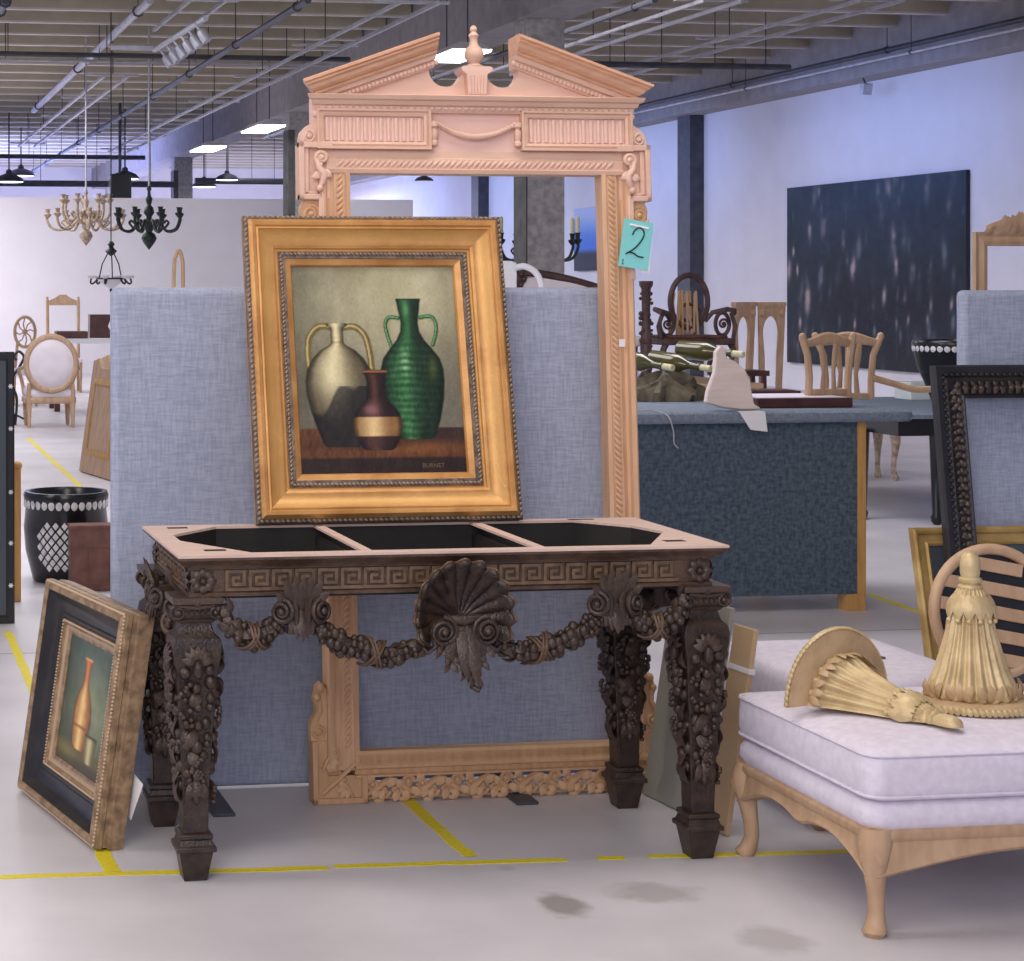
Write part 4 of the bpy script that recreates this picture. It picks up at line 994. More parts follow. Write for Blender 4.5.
# --- shell in the middle of the front
b = MB(); hx, hz = 0.0, .692; NR = 13; AM = math.radians(118)
def shell_pt(u, v):
    a = (u * 2 - 1) * AM; v = max(v, .001)
    rib = math.cos((u * NR) * 2 * PI)
    R = .150 * (1 - .10 * (abs(u * 2 - 1) ** 2.5)) * (1 + .035 * -rib)
    r = R * v
    y = -.325 - .075 * v ** 2.2 + .0085 * rib * min(1, v * 1.6) + .02 * v
    return Vector((hx + math.sin(a) * r * .96, y, hz + math.cos(a) * r * 1.06 + .008 * v))
b.grid(shell_pt, NR * 8, 18)
sh = b.build('shell', M['dark_wood'], table, 60)
so = sh.modifiers.new('solid', 'SOLIDIFY'); so.thickness = .012; so.offset = 1
b = MB(); b.tube([shell_pt(i / (NR * 8), 1) + Vector((0, -.002, 0)) for i in range(NR * 8 + 1)], .0040, 7); b.build('shell_rim', M['dark_wood2'], sh)
b = MB(); b.bb(-.05, .05, -.325, -.285, .62, .80)
for sx in (-1, 1):
    b.volute((sx * .060, -.388, .670), .035, 2.4, .007, sx, PI/2, depth=.014)
    b.tube([(sx * .060, -.33, .670), (sx * .060, -.384, .670)], .034, 14)
    b.tube([(sx*.085, -.36, .655), (sx*.075, -.365, .628), (sx*.095, -.36, .612), (sx*.108, -.36, .625)], [.006, .009, .010, .006], 7)
b.tube([(-.056, -.37, .702), (0, -.378, .698), (.056, -.37, .702)], [.010, .016, .010], 8)
b.build('shell_scroll', M['dark_wood'], sh, 50)
b = MB(); n = Vector((0, -1, 0))
for k, (a, L, W) in enumerate(((-38, .10, .045), (38, .10, .045), (-20, .135, .05), (22, .13, .05), (0, .155, .055), (9, .175, .04))):
    a = math.radians(a); b.leaf((math.sin(a) * .03, -.352 - .004 * k, .695), (math.sin(a) * .8, -.12, -math.cos(a)), n, L, W, .16, -.05 if k < 4 else .10, 8)
    for j in range(4):
        t = .35 + .16 * j; p = Vector((math.sin(a) * .03, -.36 - .004 * k, .695)) + Vector((math.sin(a) * .8, -.12, -math.cos(a))).normalized() * L * t
        for sx in (-1, 1): b.leaf(p, (sx * .7, -.1, -1), n, .035, .018, .2, .25, 4)
b.tube([(.012, -.385, .545), (.018, -.395, .522), (.034, -.40, .512), (.038, -.40, .524)], [.008, .009, .008, .006], 7)
b.build('hanging_leaf', M['dark_wood'], sh, 50)
# ================================================================== upholstered chaise at the right
ch = thing('chaise', 'bleached carved chaise with lavender white cushion and cabriole legs', 'chaise', (3.2, 4.95, 0))
X0, X1, Y0, Y1 = -.735, .80, -.375, .385
def rounded(x0, x1, y0, y1, r=.04, n=5):
    out = []
    for cx, cy, a0 in ((x1-r, y1-r, 0), (x0+r, y1-r, 90), (x0+r, y0+r, 180), (x1-r, y0+r, 270)):
        for i in range(n + 1):
            a = math.radians(a0 + 90 * i / n); out.append((cx + r*math.cos(a), cy + r*math.sin(a)))
    return out
def pad(b, x0, x1, y0, y1, zs, r=.04, dome=.0):
    """stacked rounded outlines: zs = (z, inset)"""
    rings = [[(x, y, z) for x, y in rounded(x0 + q, x1 - q, y0 + q, y1 - q, max(.012, r - q * .3))] for z, q in zs]
    b.loft(rings)
b = MB()
pad(b, X0, X1, Y0, Y1, [(.335, .010), (.345, .001), (.37, -.003), (.41, -.003), (.438, .0), (.448, .006), (.458, .03), (.468, .08), (.476, .14), (.480, .22), (.482, .30)], .05)
cu = b.build('cushion', M['linen'], ch, 60)
for z in (.345, .446):
    b = MB(); b.tube([(x, y, z) for x, y in rounded(X0 - .001, X1, Y0 - .001, Y1, .05)], .0045, 6, closed=True); b.build('piping', M['linen'], cu)
b = MB(); pad(b, X0 + .005, X1 - .01, Y0 + .005, Y1 - .005, [(.25, .02), (.262, .004), (.285, -.008), (.31, -.006), (.328, .006), (.336, .03)], .05); b.build('seat_deck', M['linen'], ch, 60)
def rail(p0, p1, nrm):
    b = MB(); p0, p1 = Vector(p0), Vector(p1); N = 28; rings = []; nrm = Vector(nrm)
    for i in range(N + 1):
        t = i / N; c = p0.lerp(p1, t); s_ = abs(2 * t - 1)
        lo = .205 - .055 * s_ ** 3 + .014 * math.exp(-((t - .5) / .07) ** 2) * -1 - .006 * math.cos(t * 4 * PI)
        rings.append([c + nrm * o + Vector((0, 0, z)) for o, z in ((-.03, lo + .004), (.004, lo), (.012, lo + .008), (.006, lo + .016), (.004, .235), (.012, .245), (.012, .258), (.0, .268), (-.03, .268))])
    b.loft(rings); return b.build('seat_rail', M['bleached'], ch, 40)
rail((X0 + .02, Y0 + .01, 0), (X1 - .02, Y0 + .01, 0), (0, -1, 0)); rail((X0 + .01, Y1 - .02, 0), (X0 + .01, Y0 + .02, 0), (-1, 0, 0)); rail((X1 - .02, Y1 - .01, 0), (X0 + .02, Y1 - .01, 0), (0, 1, 0)); rail((X1 - .01, Y0 + .02, 0), (X1 - .01, Y1 - .02, 0), (1, 0, 0))
def cab_leg(x, y, ox, oy, m=M['bleached'], par=ch, top=.265, name='leg', k=1.0):
    d = Vector((ox, oy, 0)).normalized(); b = MB()
    pts = [(0, top, .040), (.012, top * .87, .042), (.018, top * .74, .036), (.012, top * .58, .027), (.002, top * .38, .021), (-.002, top * .22, .020), (.006, top * .12, .024), (.016, top * .05, .030), (.016, top * .0, .022)]
    b.loft([[(x + d.x * o * k + r * k * math.cos(2*PI*j/12), y + d.y * o * k + r * k * math.sin(2*PI*j/12), z) for j in range(12)] for o, z, r in pts])
    for i in (-1, 0, 1):
        sd = Vector((-d.y, d.x, 0)); b.leaf(Vector((x, y, top * .86)) + d * .045 * k, Vector((0, 0, -1)) + sd * i * .45, d, .06 * k, .024 * k, .12, -.25, 5)
    return b.build(name, m, par, 50)
for x, ox in ((X0 + .035, -1), (X1 - .035, 1)):
    for y, oy in ((Y0 + .035, -1), (Y1 - .035, 1)): cab_leg(x, y, ox, oy)

# ---------------- gilt half tassels on half-round rope-edged plates
def half(b, prof, seg=30, flutes=0, amp=.0, c=(0, 0, 0)):
    rings = []
    for r, z in prof:
        ring = []
        for k in range(seg + 1):
            a = PI + PI * k / seg; rr = r * (1 + (amp * math.cos(flutes * 2 * (a - PI)) if flutes else 0))
            ring.append((c[0] + rr * math.cos(a), c[1] + rr * math.sin(a), c[2] + z))
        rings.append(ring)
    b.loft(rings)
def tassel(label, loc, rot):
    t = thing('tassel_bracket', label, 'gilt tassel', loc, rot, None)
    b = MB(); half(b, [(.180, 0), (.190, .004), (.190, .016), (.180, .02), (.0, .02)], 30); pl = b.build('plate', M['gilt_tan'], t, 40)
    b = MB()
    for k in range(40):
        a = PI + PI * (k + .5) / 40; b.ell((.192 * math.cos(a), .192 * math.sin(a), .010), (.0095, .006, .012), 7, 5, (.6 * math.cos(a), .6 * math.sin(a), a + PI/2))
    b.build('rope_edge', M['gilt'], pl)
    b = MB(); half(b, [(.118, .02), (.122, .028), (.112, .05), (.094, .09), (.078, .14), (.064, .19), (.055, .235), (.050, .27), (.040, .295), (.030, .31)], 110, 11, .06); sk = b.build('skirt', M['gilt'], t, 70)
    b = MB()
    for k in range(5):
        a = PI + PI * (k + .5) / 5; o = Vector((math.cos(a), math.sin(a), 0))
        for j in (-1, 0, 1):
            b.leaf(o * .122 + Vector((-o.y, o.x, 0)) * j * .014 + Vector((0, 0, .024)), Vector((0, 0, 1)) - o * .2 + Vector((-o.y, o.x, 0)) * j * .4, o, .045, .022, .2, .15, 5)
    b.build('hem_leaf', M['gilt_tan'], t, 60)
    b = MB()
    for k in range(7):
        a = PI + PI * (k + .5) / 7; o = Vector((math.cos(a), math.sin(a), 0)); b.leaf(o * .046 + Vector((0, 0, .292)), Vector((0, 0, -1)) + o * .14, o, .068, .034, .12, .10, 7)
        b.ell(o * .064 + Vector((0, 0, .224)), .0075, 7, 5)
    b.build('collar_leaf', M['gilt'], t, 60)
    b = MB(); half(b, [(.030, .300), (.034, .306), (.032, .314), (.025, .318), (.031, .324), (.031, .332), (.024, .336), (.027, .35), (.027, .375), (.022, .392), (.010, .402), (.0, .404)], 24)
    b.build('knob', M['gilt'], t, 50); return t
tassel('gilt tassel standing upright on its plate on the chaise cushion', (2.965, 4.975, .4835), (0, 0, math.radians(-6)))
A0 = at_z(834, 701, .482)
ax = Vector((.36, -.93, .0)).normalized(); up = Vector((0, 0, 1)); R3 = Matrix((up.cross(ax) * -1, -up, ax)).transposed()   # columns: x, y, z
R3 = Matrix.Identity(3); zc = ax; yc = -up; xc = yc.cross(zc); R3.col[0] = xc; R3.col[1] = yc; R3.col[2] = zc
tassel('gilt tassel lying on its side with its half-round plate up on edge', (A0.x, A0.y, .4865), R3.to_euler())

# round slatted piece behind the standing tassel
q = at_y(1003, 618, 5.19)
sd_ = thing('round_panel', 'round tan wooden panel with dark slanting slats behind the standing tassel', 'round panel', (q.x, 5.22, .486), (-.12, 0, 0))
b = MB(); Rr = .192
b.tube([((Rr - .016) * math.cos(2*PI*i/48), 0, Rr + (Rr - .016) * math.sin(2*PI*i/48)) for i in range(48)], .016, 10, closed=True); b.build('rim', M['bleached'], sd_, 40)
b = MB(); b.lathe([(Rr - .02, .004), (Rr - .02, .010)], 40, (0, 0, Rr), (0, 1, 0)); b.build('back_panel', M['frame_black'], sd_)
for i in range(5):
    z = Rr + (-.13 + .065 * i); half_w = math.sqrt(max(.001, (Rr - .03) ** 2 - (z - Rr) ** 2))
    b = MB(); b.box((0, -.004, z), (half_w * 2, .016, .036), (0, math.radians(11), 0)); b.build('slat', M['bleached'], sd_, smooth=False, bevel=.003)

# ---------------- big frames leaning on the right screen
def lean_frame(name, label, cat, pxl, pyt, Ytop, lean, w, h, mem, prof, m, extra=None):
    p = at_y(pxl, pyt, Ytop); ln = p.z / math.cos(lean)
    yb = Ytop - p.z * math.tan(lean)
    t = thing(name, label, cat, (p.x + w/2, yb, .0), (-lean, 0, 0))
    b = MB(); b.rframe(w - 2*mem, ln - 2*mem, prof, ln/2); b.build('moulding', m, t, 30)
    return t, ln
bf, ln = lean_frame('picture_frame', 'large empty black carved frame leaning in front of the right screen', 'frame', 929, 366, 7.07, math.radians(8.5), 1.05, 0, .125,
    [(0, .0), (0, .02), (.008, .026), (.016, .02), (.06, .022), (.075, .030), (.085, .026), (.10, .034), (.118, .036), (.125, .028), (.125, .0)], M['frame_black'])
b = MB(); b.M = Matrix.Translation((0, 0, ln/2)); w_, h_ = 1.05 - .25, ln - .25; R = random.Random(4)
for x, z, a in rect_path(w_, h_, .040, .030):
    b.ell((x + R.uniform(-.006, .006), -.022, z + R.uniform(-.006, .006)), (.017, .010, .012), 7, 5, (0, R.uniform(0, 3), 0))
    b.leaf((x, -.022, z), (math.cos(a + 1.2), 0, math.sin(a + 1.2)), (0, -1, 0), .028, .018, .3, 0, 4); b.leaf((x, -.022, z), (math.cos(a - 1.2), 0, math.sin(a - 1.2)), (0, -1, 0), .026, .016, .3, 0, 4)
b.build('carving', mat('bronzed_carving', lin(58,50,46), lin(96,82,72), 30, .4, .2, bump=.3), bf, 50)
b = MB(); b.M = Matrix.Translation((0, 0, ln/2))
for x, z, a in rect_path(w_, h_, .088, .024): b.ell((x, -.032, z), (.010, .007, .008), 7, 5)
b.build('egg_beading', M['frame_black'], bf)
gf, ln = lean_frame('picture_frame', 'gold edged frame with dark glass standing behind the black frame', 'mirror', 908, 528, 7.09, math.radians(14), 1.0, 0, .07,
    [(0, .0), (0, .012), (.008, .018), (.016, .012), (.040, .014), (.046, .024), (.056, .028), (.066, .024), (.07, .012), (.07, .0)], M['brass_gold'])
b = MB(); b.bb(-.44, .44, -.008, -.002, .06, ln - .06); b.build('dark_glass', M['mirror_dark'], gf, smooth=False)

# crest frame behind the right screen
p = at_y(972, 232, 8.0)
cf = thing('picture_frame', 'bleached wooden frame with carved crest rising behind the right screen', 'frame', (p.x + .235, 8.0, 0), (0, 0, 0))
b = MB(); b.rframe(.47 - .12, 1.0, [(0, .0), (0, .02), (.02, .028), (.04, .02), (.06, .03), (.06, .0)], p.z - .56); b.bb(-.235, -.175, -.03, 0, 0, p.z - .9); b.bb(.175, .235, -.03, 0, 0, p.z - .9); b.build('moulding', M['bleached'], cf, 30)
b = MB(); R = random.Random(3)
for i in range(26):
    x = -.17 + .34 * i / 25; hh = .03 + .075 * max(0, math.cos(x / .175 * PI / 2)) ** .8
    for k in range(3): b.leaf((x, -.02, p.z - .01), (R.uniform(-.9, .9), -.1, 1), (0, -1, 0), hh * R.uniform(.6, 1.1), .045, .2, .15, 5)
    b.ell((x, -.03, p.z + hh * .5), .016, 7, 5)
b.build('crest', M['bleached'], cf, 50)

# ---------------- second seat and boards behind the chaise
ot = thing('ottoman', 'white upholstered ottoman behind the chaise beside the leaning boards', 'ottoman', (3.02, 5.80, 0))
b = MB(); pad(b, -.25, .30, -.32, .34, [(.12, .01), (.13, .0), (.40, -.004), (.43, .0), (.447, .02), (.455, .06), (.458, .12)], .04); b.build('upholstery', M['linen'], ot, 60)
for x in (-.20, .25):
    for y in (-.27, .29):
        b = MB(); b.lathe([(.016, 0), (.022, .01), (.028, .12)], 12, (x, y, 0)); b.build('leg', M['bleached'], ot)
b = MB(); b.tube([(-.02, .10, .463), (.03, .02, .466), (.08, -.06, .462), (.10, -.10, .464)], [.006, .008, .008, .005], 6, flat=.4); o = b.build('strap', M['steel'], ot)
def lean_board(label, x, y0, y1, h, m, lean):
    t = MB(); t.bb(-(y1 - y0)/2, (y1 - y0)/2, -.008, .008, 0, h); o = t.build('board', m, None, smooth=False, bevel=.002)
    o.location = (x, (y0 + y1)/2, .003); o.rotation_euler = (-math.radians(lean), 0, math.radians(-84)); tag(o, label, 'board'); return o
lean_board('grey green board leaning behind the right legs of the carved table', 2.49, 5.64, 5.99, .64, M['greyboard'], 9)
o = lean_board('tan board strapped with white tape leaning against the ottoman', 2.512, 5.49, 5.60, .60, M['board'], 9)
b = MB(); b.bb(-.062, .062, -.010, .010, .47, .485); b.build('tape_band', M['paper'], o, smooth=False)
# ================================================================== navy counter and what stands on it
CY = 9.2; cz = .985
ct = thing('counter', 'navy carpeted counter with a grey top and honey oak edge', 'counter', (4.2, CY, 0))
b = MB(); b.bb(-.72, .69, 0, .03, .085, .93); b.build('front_panel', M['counter'], ct, smooth=False)
b = MB(); b.bb(.69, .735, -.002, .05, .085, .93); b.build('edge_board', M['oak'], ct, smooth=False)
b = MB(); b.bb(-.72, -.67, .03, 1.05, .085, .93); b.bb(.65, .685, .03, .55, .085, .93); b.build('side_panel', M['counter'], ct, smooth=False)
b = MB(); pad(b, -.78, .975, -.05, 1.12, [(.93, .012), (.94, .002), (.958, 0), (.976, .004), (cz, .016)], .05); b.build('worktop', M['counter_top'], ct, 40)
for x in (-.66, .685):
    for y in (.002, .95):
        b = MB(); b.bb(x - .05, x + .05, y, y + .09, 0, .085 if y < .5 else .93); b.build('foot' if y < .5 else 'leg', M['oak'], ct, smooth=False)

# cloth bundle and bottles
q = at_z(672, 402, cz)
R = random.Random(9); b = MB()
def lump(u, v):
    a = 2 * PI * u; ph = PI/2 * v; k = 1 + .16 * math.sin(5 * a + 3 * v) + .13 * math.sin(9 * a - 5 * v) + R.uniform(-.13, .13)
    return Vector((.20 * math.cos(a) * math.cos(ph) * k, .10 * math.sin(a) * math.cos(ph) * k, .13 * math.sin(ph) ** .7 * (1 + .25 * math.sin(4 * a + 2))))
b.grid(lump, 34, 8, True); o = b.build('cloth_bundle', M['burlap'], None, 12); o.location = (q.x, q.y + .12, cz + .001); tag(o, 'crumpled olive cloth bundle on the counter below the bottles', 'cloth')
def bottle(px, py, dirv, label):
    p = at_y(px, py, q.y + .10)
    t = thing('bottle', label, 'bottle', p, Vector((0, 0, 1)).rotation_difference(Vector(dirv).normalized()).to_euler(), 'corked bottles on the counter')
    b = MB(); b.M = Matrix.Scale(1.3, 4); b.lathe([(.030, -.16), (.038, -.155), (.040, -.04), (.036, -.01), (.018, .03), (.014, .05), (.014, .085), (.018, .087), (.018, .10), (.012, .10)], 18); b.build('body', M['bottle'], t)
    b = MB(); b.M = Matrix.Scale(1.3, 4); b.lathe([(.013, .085), (.0135, .10), (.014, .150), (.012, .152)], 12); b.build('cork', M['cork'], t)
bottle(645, 363, (.40, -.90, -.10), 'corked olive bottle nearest the tall pink frame')
bottle(682, 364, (.42, -.90, -.10), 'middle corked bottle on the olive cloth')
bottle(712, 352, (.50, -.86, -.04), 'rear corked bottle half hidden by the plaster fragment')

# plaster fragment leaning at the front of the counter
def pl_poly():
    P = [(706, 403), (708, 392), (716, 372), (718, 352), (723, 346), (728, 349), (728, 358), (737, 362), (746, 370), (751, 380), (752, 393), (754, 405), (760, 408), (759, 412), (741, 411), (722, 408)]
    return P
O = at_y(732, 408, CY + .06); O.z = cz
P = [(at_y(x, y, CY + .06) - O) for x, y in pl_poly()]
b = MB(); b.prism([(p.x, max(p.z, 0.001)) for p in P], -.02, .02); 
o = b.build('plaster_fragment', M['plaster'], None, 30, bevel=.008); o.location = (O.x, CY + .07, cz + .002); o.rotation_euler = (-.10, 0, 0)
tag(o, 'pale plaster wing shaped fragment standing at the counter front edge', 'plaster ornament')
b = MB(); b.add([(-.055, -.055, cz + .002), (.075, -.06, cz + .002), (.075, .02, cz + .002), (-.03, .02, cz + .002), (.0, -.062, cz - .085), (.085, -.066, cz - .095)], [(0, 1, 2, 3), (0, 4, 5, 1)])
o = b.build('paper_sheet', M['paper'], None, smooth=False); o.location = (at_y(745, 410, CY).x, CY, 0); so = o.modifiers.new('s', 'SOLIDIFY'); so.thickness = .002
tag(o, 'white paper sheet folded over the counter edge under the plaster', 'paper')
b = MB(); q = at_y(640, 411, CY - .02); q2 = at_y(676, 440, CY - .03); z0 = cz + .006
b.tube(curve([(q.x, CY + .05, z0), (q.x + .08, CY, z0 + .002), (q.x + .125, CY - .056, z0 - .02), (q.x + .15, CY - .064, .90), (q.x + .155, CY - .062, .84), (q2.x, CY - .06, .815)]), .0035, 5)
tag(b.build('wire', M['galv'], None), 'thin loose wire hanging over the counter front', 'wire')

# mahogany trays
def tray(px0, px1, py, Y, d, z0, th, label, top):
    a, c = at_y(px0, py, Y).x, at_y(px1, py, Y).x; w = (c - a)/2
    t = thing('tray', label, 'tray', ((a + c)/2, Y + d/2, z0))
    b = MB(); b.bb(-w, w, -d/2, d/2, 0, th); b.build('base', M['red_brown'], t, smooth=False, bevel=.004)
    b = MB(); b.bb(-w + .02, w - .02, -d/2 + .02, d/2 - .02, th, th + .003); b.build('inlay', top, t, smooth=False)
    return t
tray(757, 853, 405, 9.42, .40, cz + .001, .048, 'low mahogany tray under the front bleached chair back', M['linen'])
tray(752, 801, 390, 9.95, .22, cz + .001, .055, 'smaller mahogany tray behind the low one on the counter', M['red_brown'])

# bleached chair backs
def chair_back(label, px, py, Y, w, h, z0, slats, rot, flare, arm=False):
    p = at_y(px, py, Y)
    t = thing('chair_back', label, 'chair back', (p.x, Y, z0), rot)
    def post(sx):
        b = MB(); b.tube([(sx * w/2 * .86, 0, .0), (sx * w/2 * .84, 0, h * .3), (sx * w/2 * .92, .006, h * .7), (sx * w/2 * (1 + flare), .02, h)], [.019, .019, .018, .019], 8); b.ell((sx * w/2 * (1 + flare), .018, h + .004), (.020, .018, .020), 8, 6)
        b.build('post', M['bleached'], t)
    post(-1); post(1)
    b = MB(); N = 14; pts = [(-w/2 * (1 + flare) + w * (1 + flare) * i / N, .016, h - .018 + .014 * math.cos(PI * (i / N * 2 - 1))) for i in range(N + 1)]; b.tube(pts, [.026 + .006 * math.cos(PI*(i/N*2-1)) for i in range(N + 1)], 8, flat=.6, up=(0, 1, 0)); b.build('crest_rail', M['bleached'], t)
    b = MB(); b.bb(-w/2 * .86, w/2 * .86, -.013, .013, .0, .032); b.build('lower_rail', M['bleached'], t, smooth=False, bevel=.004)
    for k in range(slats):
        x = w * .5 * (-.5 + (k + .5) / slats) * 1.0
        b = MB(); b.tube([(x, 0, .03), (x * .85, .004, h * .4), (x * 1.1, .008, h * .7), (x * 1.3, .014, h - .03)], [.016, .012, .018, .014], 8, flat=.5, up=(0, 1, 0)); b.build('slat', M['bleached'], t)
    if arm:
        b = MB(); b.tube(curve([(w/2 * .9, 0, h * .34), (w/2 + .08, -.03, h * .26), (w/2 + .20, -.06, h * .17), (w/2 + .34, -.08, h * .2)]), [.018] * 25, 8); b.build('arm', M['bleached'], t)
    return t
chair_back('front bleached open chair back standing on the low mahogany tray', 828, 400, 9.62, .28, .295, cz + .052, 2, (.06, 0, math.radians(10)), .10)
chair_back('rear bleached chair back with an arm behind the front one', 848, 397, 10.12, .29, .335, cz + .001, 3, (.05, 0, math.radians(-8)), .22, True)
# ================================================================== furniture deeper in the hall
# long work table with furniture stacked on it
wt = thing('work_table', 'long work table stacked with chairs behind the navy counter', 'table', (6.45, 17.05, 0))
b = MB(); b.bb(-1.45, 1.35, -.75, .65, .71, .75); b.build('top', M['board'], wt, smooth=False)
for x in (-1.36, 1.26):
    for y in (-.68, .58):
        b = MB(); b.bb(x - .04, x + .04, y - .04, y + .04, 0, .71); b.build('leg', M['board'], wt, smooth=False)
def ring_path(cx, cz, rx, rz, n=40, y=0): return [(cx + rx * math.cos(2*PI*i/n), y, cz + rz * math.sin(2*PI*i/n)) for i in range(n)]
# dark carved armchair
q = at_y(689, 300, 17.0)
ac = thing('armchair', 'dark carved armchair with a hooped back stacked on the work table', 'armchair', (q.x, 17.0, .753))
dw = mat('old_carved_walnut', lin(64,44,42), lin(92,68,62), 12, .5, bump=.2)
b = MB(); b.tube(ring_path(0, .70, .175, .235), .026, 8, closed=True); b.ell((0, 0, .94), (.035, .025, .022)); bk = b.build('back_hoop', dw, ac)
b = MB(); b.tube(ring_path(0, .60, .10, .075, 24), .016, 7, closed=True); b.build('inner_hoop', dw, bk)
b = MB(); b.box((0, 0, .345), (.66, .50, .06)); b.build('seat_rail', dw, ac, smooth=False, bevel=.012)
b = MB(); b.bb(-.28, .28, -.20, .20, .375, .40); b.build('seat', M['brown'], ac, bevel=.01, smooth=False)
for sx in (-1, 1):
    b = MB(); b.tube([(sx*.16, .02, .52), (sx*.22, .0, .60), (sx*.34, -.05, .63), (sx*.36, -.15, .62), (sx*.33, -.2, .60)], [.02, .022, .024, .022, .028], 8); b.build('arm', dw, ac)
    b = MB(); b.tube(ring_path(sx*.26, .50, .065, .10, 24, -.12), .018, 7, closed=True); b.tube([(sx*.34, -.17, .37), (sx*.36, -.17, .48), (sx*.32, -.17, .60)], .02, 8); b.volute((sx*.26, -.14, .50), .04, 1.5, .012, sx, 0); b.build('arm_support', dw, ac)
    for y in (-.20, .20):
        b = MB(); b.tube(curve([(sx*.30, y, .33), (sx*.33, y, .24), (sx*.28, y, .12), (sx*.31, y, .0)]), [.032 - .0006 * i for i in range(25)], 8); b.build('leg', dw, ac)
bd = thing('slat_bundle', 'bundle of pale wooden slats standing on the dark armchair seat', 'bundle', (q.x - .05, 16.98, 1.152))
R = random.Random(2)
for i in range(11):
    a = R.uniform(-.16, .16); b = MB(); b.box((-.11 + .022 * i, R.uniform(-.02, .03), .20), (.018, .01, .40 + R.uniform(-.05, .03)), (0, a, 0)); b.build('slat', M['oak' if i % 4 == 0 else 'bleached'], bd, smooth=False)
q = at_y(646, 281, 16.72)
cp = thing('carved_post', 'dark carved post standing on the work table right of the tall frame', 'post', (q.x, 16.72, .751))
b = MB(); hh = q.z - .751; b.lathe([(.07, 0), (.07, .04), (.045, .08), (.05, hh * .4), (.035, hh * .6), (.04, hh * .92), (.06, hh * .96), (.06, hh), (.0, hh)], 14); b.build('shaft', dw, cp, 50)
b = MB(); R = random.Random(8)
for k in range(46):
    a = R.uniform(0, 2 * PI); b.ell((.048 * math.cos(a), .048 * math.sin(a), R.uniform(.12, hh * .9)), R.uniform(.012, .022), 7, 5)
b.build('carving', dw, cp, 50)
# settee
q = at_y(566, 270, 17.05)
se = thing('settee', 'dark carved settee with cream upholstery behind the blue screen', 'settee', (q.x + .22, 17.28, .751))
b = MB(); b.tube(curve([(-.62, 0, .30), (-.66, .0, .70), (-.56, 0, .93), (-.42, 0, .955), (-.1, 0, .90), (.25, 0, .80), (.42, 0, .74)]), [.035] * 49, 9); b.ell((-.60, 0, .90), (.09, .05, .085), 12, 9)
for k in range(6):
    a = k * PI / 3; b.ell((-.60 + .06 * math.cos(a), -.035, .90 + .055 * math.sin(a)), .028, 8, 6)
b.build('crest_rail', dw, se)
b = MB(); b.prism([(-.58, .40), (.40, .40), (.40, .72), (.20, .80), (-.10, .87), (-.42, .92), (-.55, .90)], -.02, .03); b.build('backrest', M['cream'], se, smooth=False)
b = MB(); b.bb(-.64, .42, -.40, .04, .30, .40); b.build('seat', M['cream'], se, smooth=False, bevel=.03)
for x in (-.58, .36):
    for y in (-.36, .0):
        b = MB(); b.lathe([(.018, 0), (.03, .05), (.035, .30)], 10, (x, y, 0)); b.build('leg', dw, se)
# white chair
q = at_y(508, 275, 16.66)
wc = thing('white_chair', 'white painted chair with a looped arm beside the dark settee', 'chair', (q.x, 16.66, .751))
b = MB(); b.prism([(-.16, .42), (.11, .42), (.12, 1.04), (.07, 1.06), (-.10, 1.06), (-.17, 1.03)], .10, .14); b.build('backrest', M['paper'], wc, smooth=False, bevel=.015)
b = MB(); b.bb(-.2, .16, -.25, .14, .36, .42); b.build('seat', M['paper'], wc, smooth=False, bevel=.015)
b = MB(); b.tube(curve([(.10, .08, 1.0), (.16, .02, 1.01), (.24, -.04, .95), (.27, -.1, .80), (.26, -.12, .42)]), .028, 8); b.build('arm', M['paper'], wc)
for x in (-.17, .13):
    for y in (-.22, .11):
        b = MB(); b.lathe([(.018, 0), (.026, .36)], 10, (x, y, 0)); b.build('leg', M['paper'], wc)
# twin arched panels
def arch_panel(px, label, rot):
    p = at_y(px, 303, 19.0)
    t = thing('arched_panel', label, 'arched panel', (p.x, 19.0, 0), rot, None)
    zt = p.z; w = .138
    out = [(-w, zt), (-w * .72, 0), (-w * .42, 0), (-w * .50, zt - .55)] + [(-.01 - .08 * math.cos(math.radians(a)), zt - .30 + .17 * math.sin(math.radians(a))) for a in range(0, 181, 15)] + [(w * .42, zt - .55), (w * .34, 0), (w * .66, 0), (w, zt)]
    b = MB(); b.prism(out, -.025, .025); o = b.build('panel', M['bleached'], t, 30, bevel=.006)
    b = MB(); b.bb(-w, w, -.04, .035, zt - .03, zt + .01); b.build('top_rail', M['bleached'], t, smooth=False)
    b = MB(); b.ell((-.10, -.03, zt - .10), (.03, .02, .04)); b.ell((.10, -.03, zt - .10), (.03, .02, .04)); b.build('spandrel', M['bleached'], t)
arch_panel(741, 'left bleached arched panel behind the plaster fragment', (.03, .0, .3))
arch_panel(770, 'right bleached arched panel next to the dark wall painting', (.03, 0, -.1))
sb = thing('bench', 'small dark bench with white seat in front of the arched panels', 'bench', (at_y(755, 378, 17.6).x, 18.0, 0))
b = MB(); b.bb(-.22, .26, -.16, .16, .74, .79); b.build('top', M['red_brown'], sb, smooth=False)
for x in (-.18, .22):
    for y in (-.12, .12):
        b = MB(); b.bb(x - .02, x + .02, y - .02, y + .02, 0, .74); b.build('leg', M['red_brown'], sb, smooth=False)

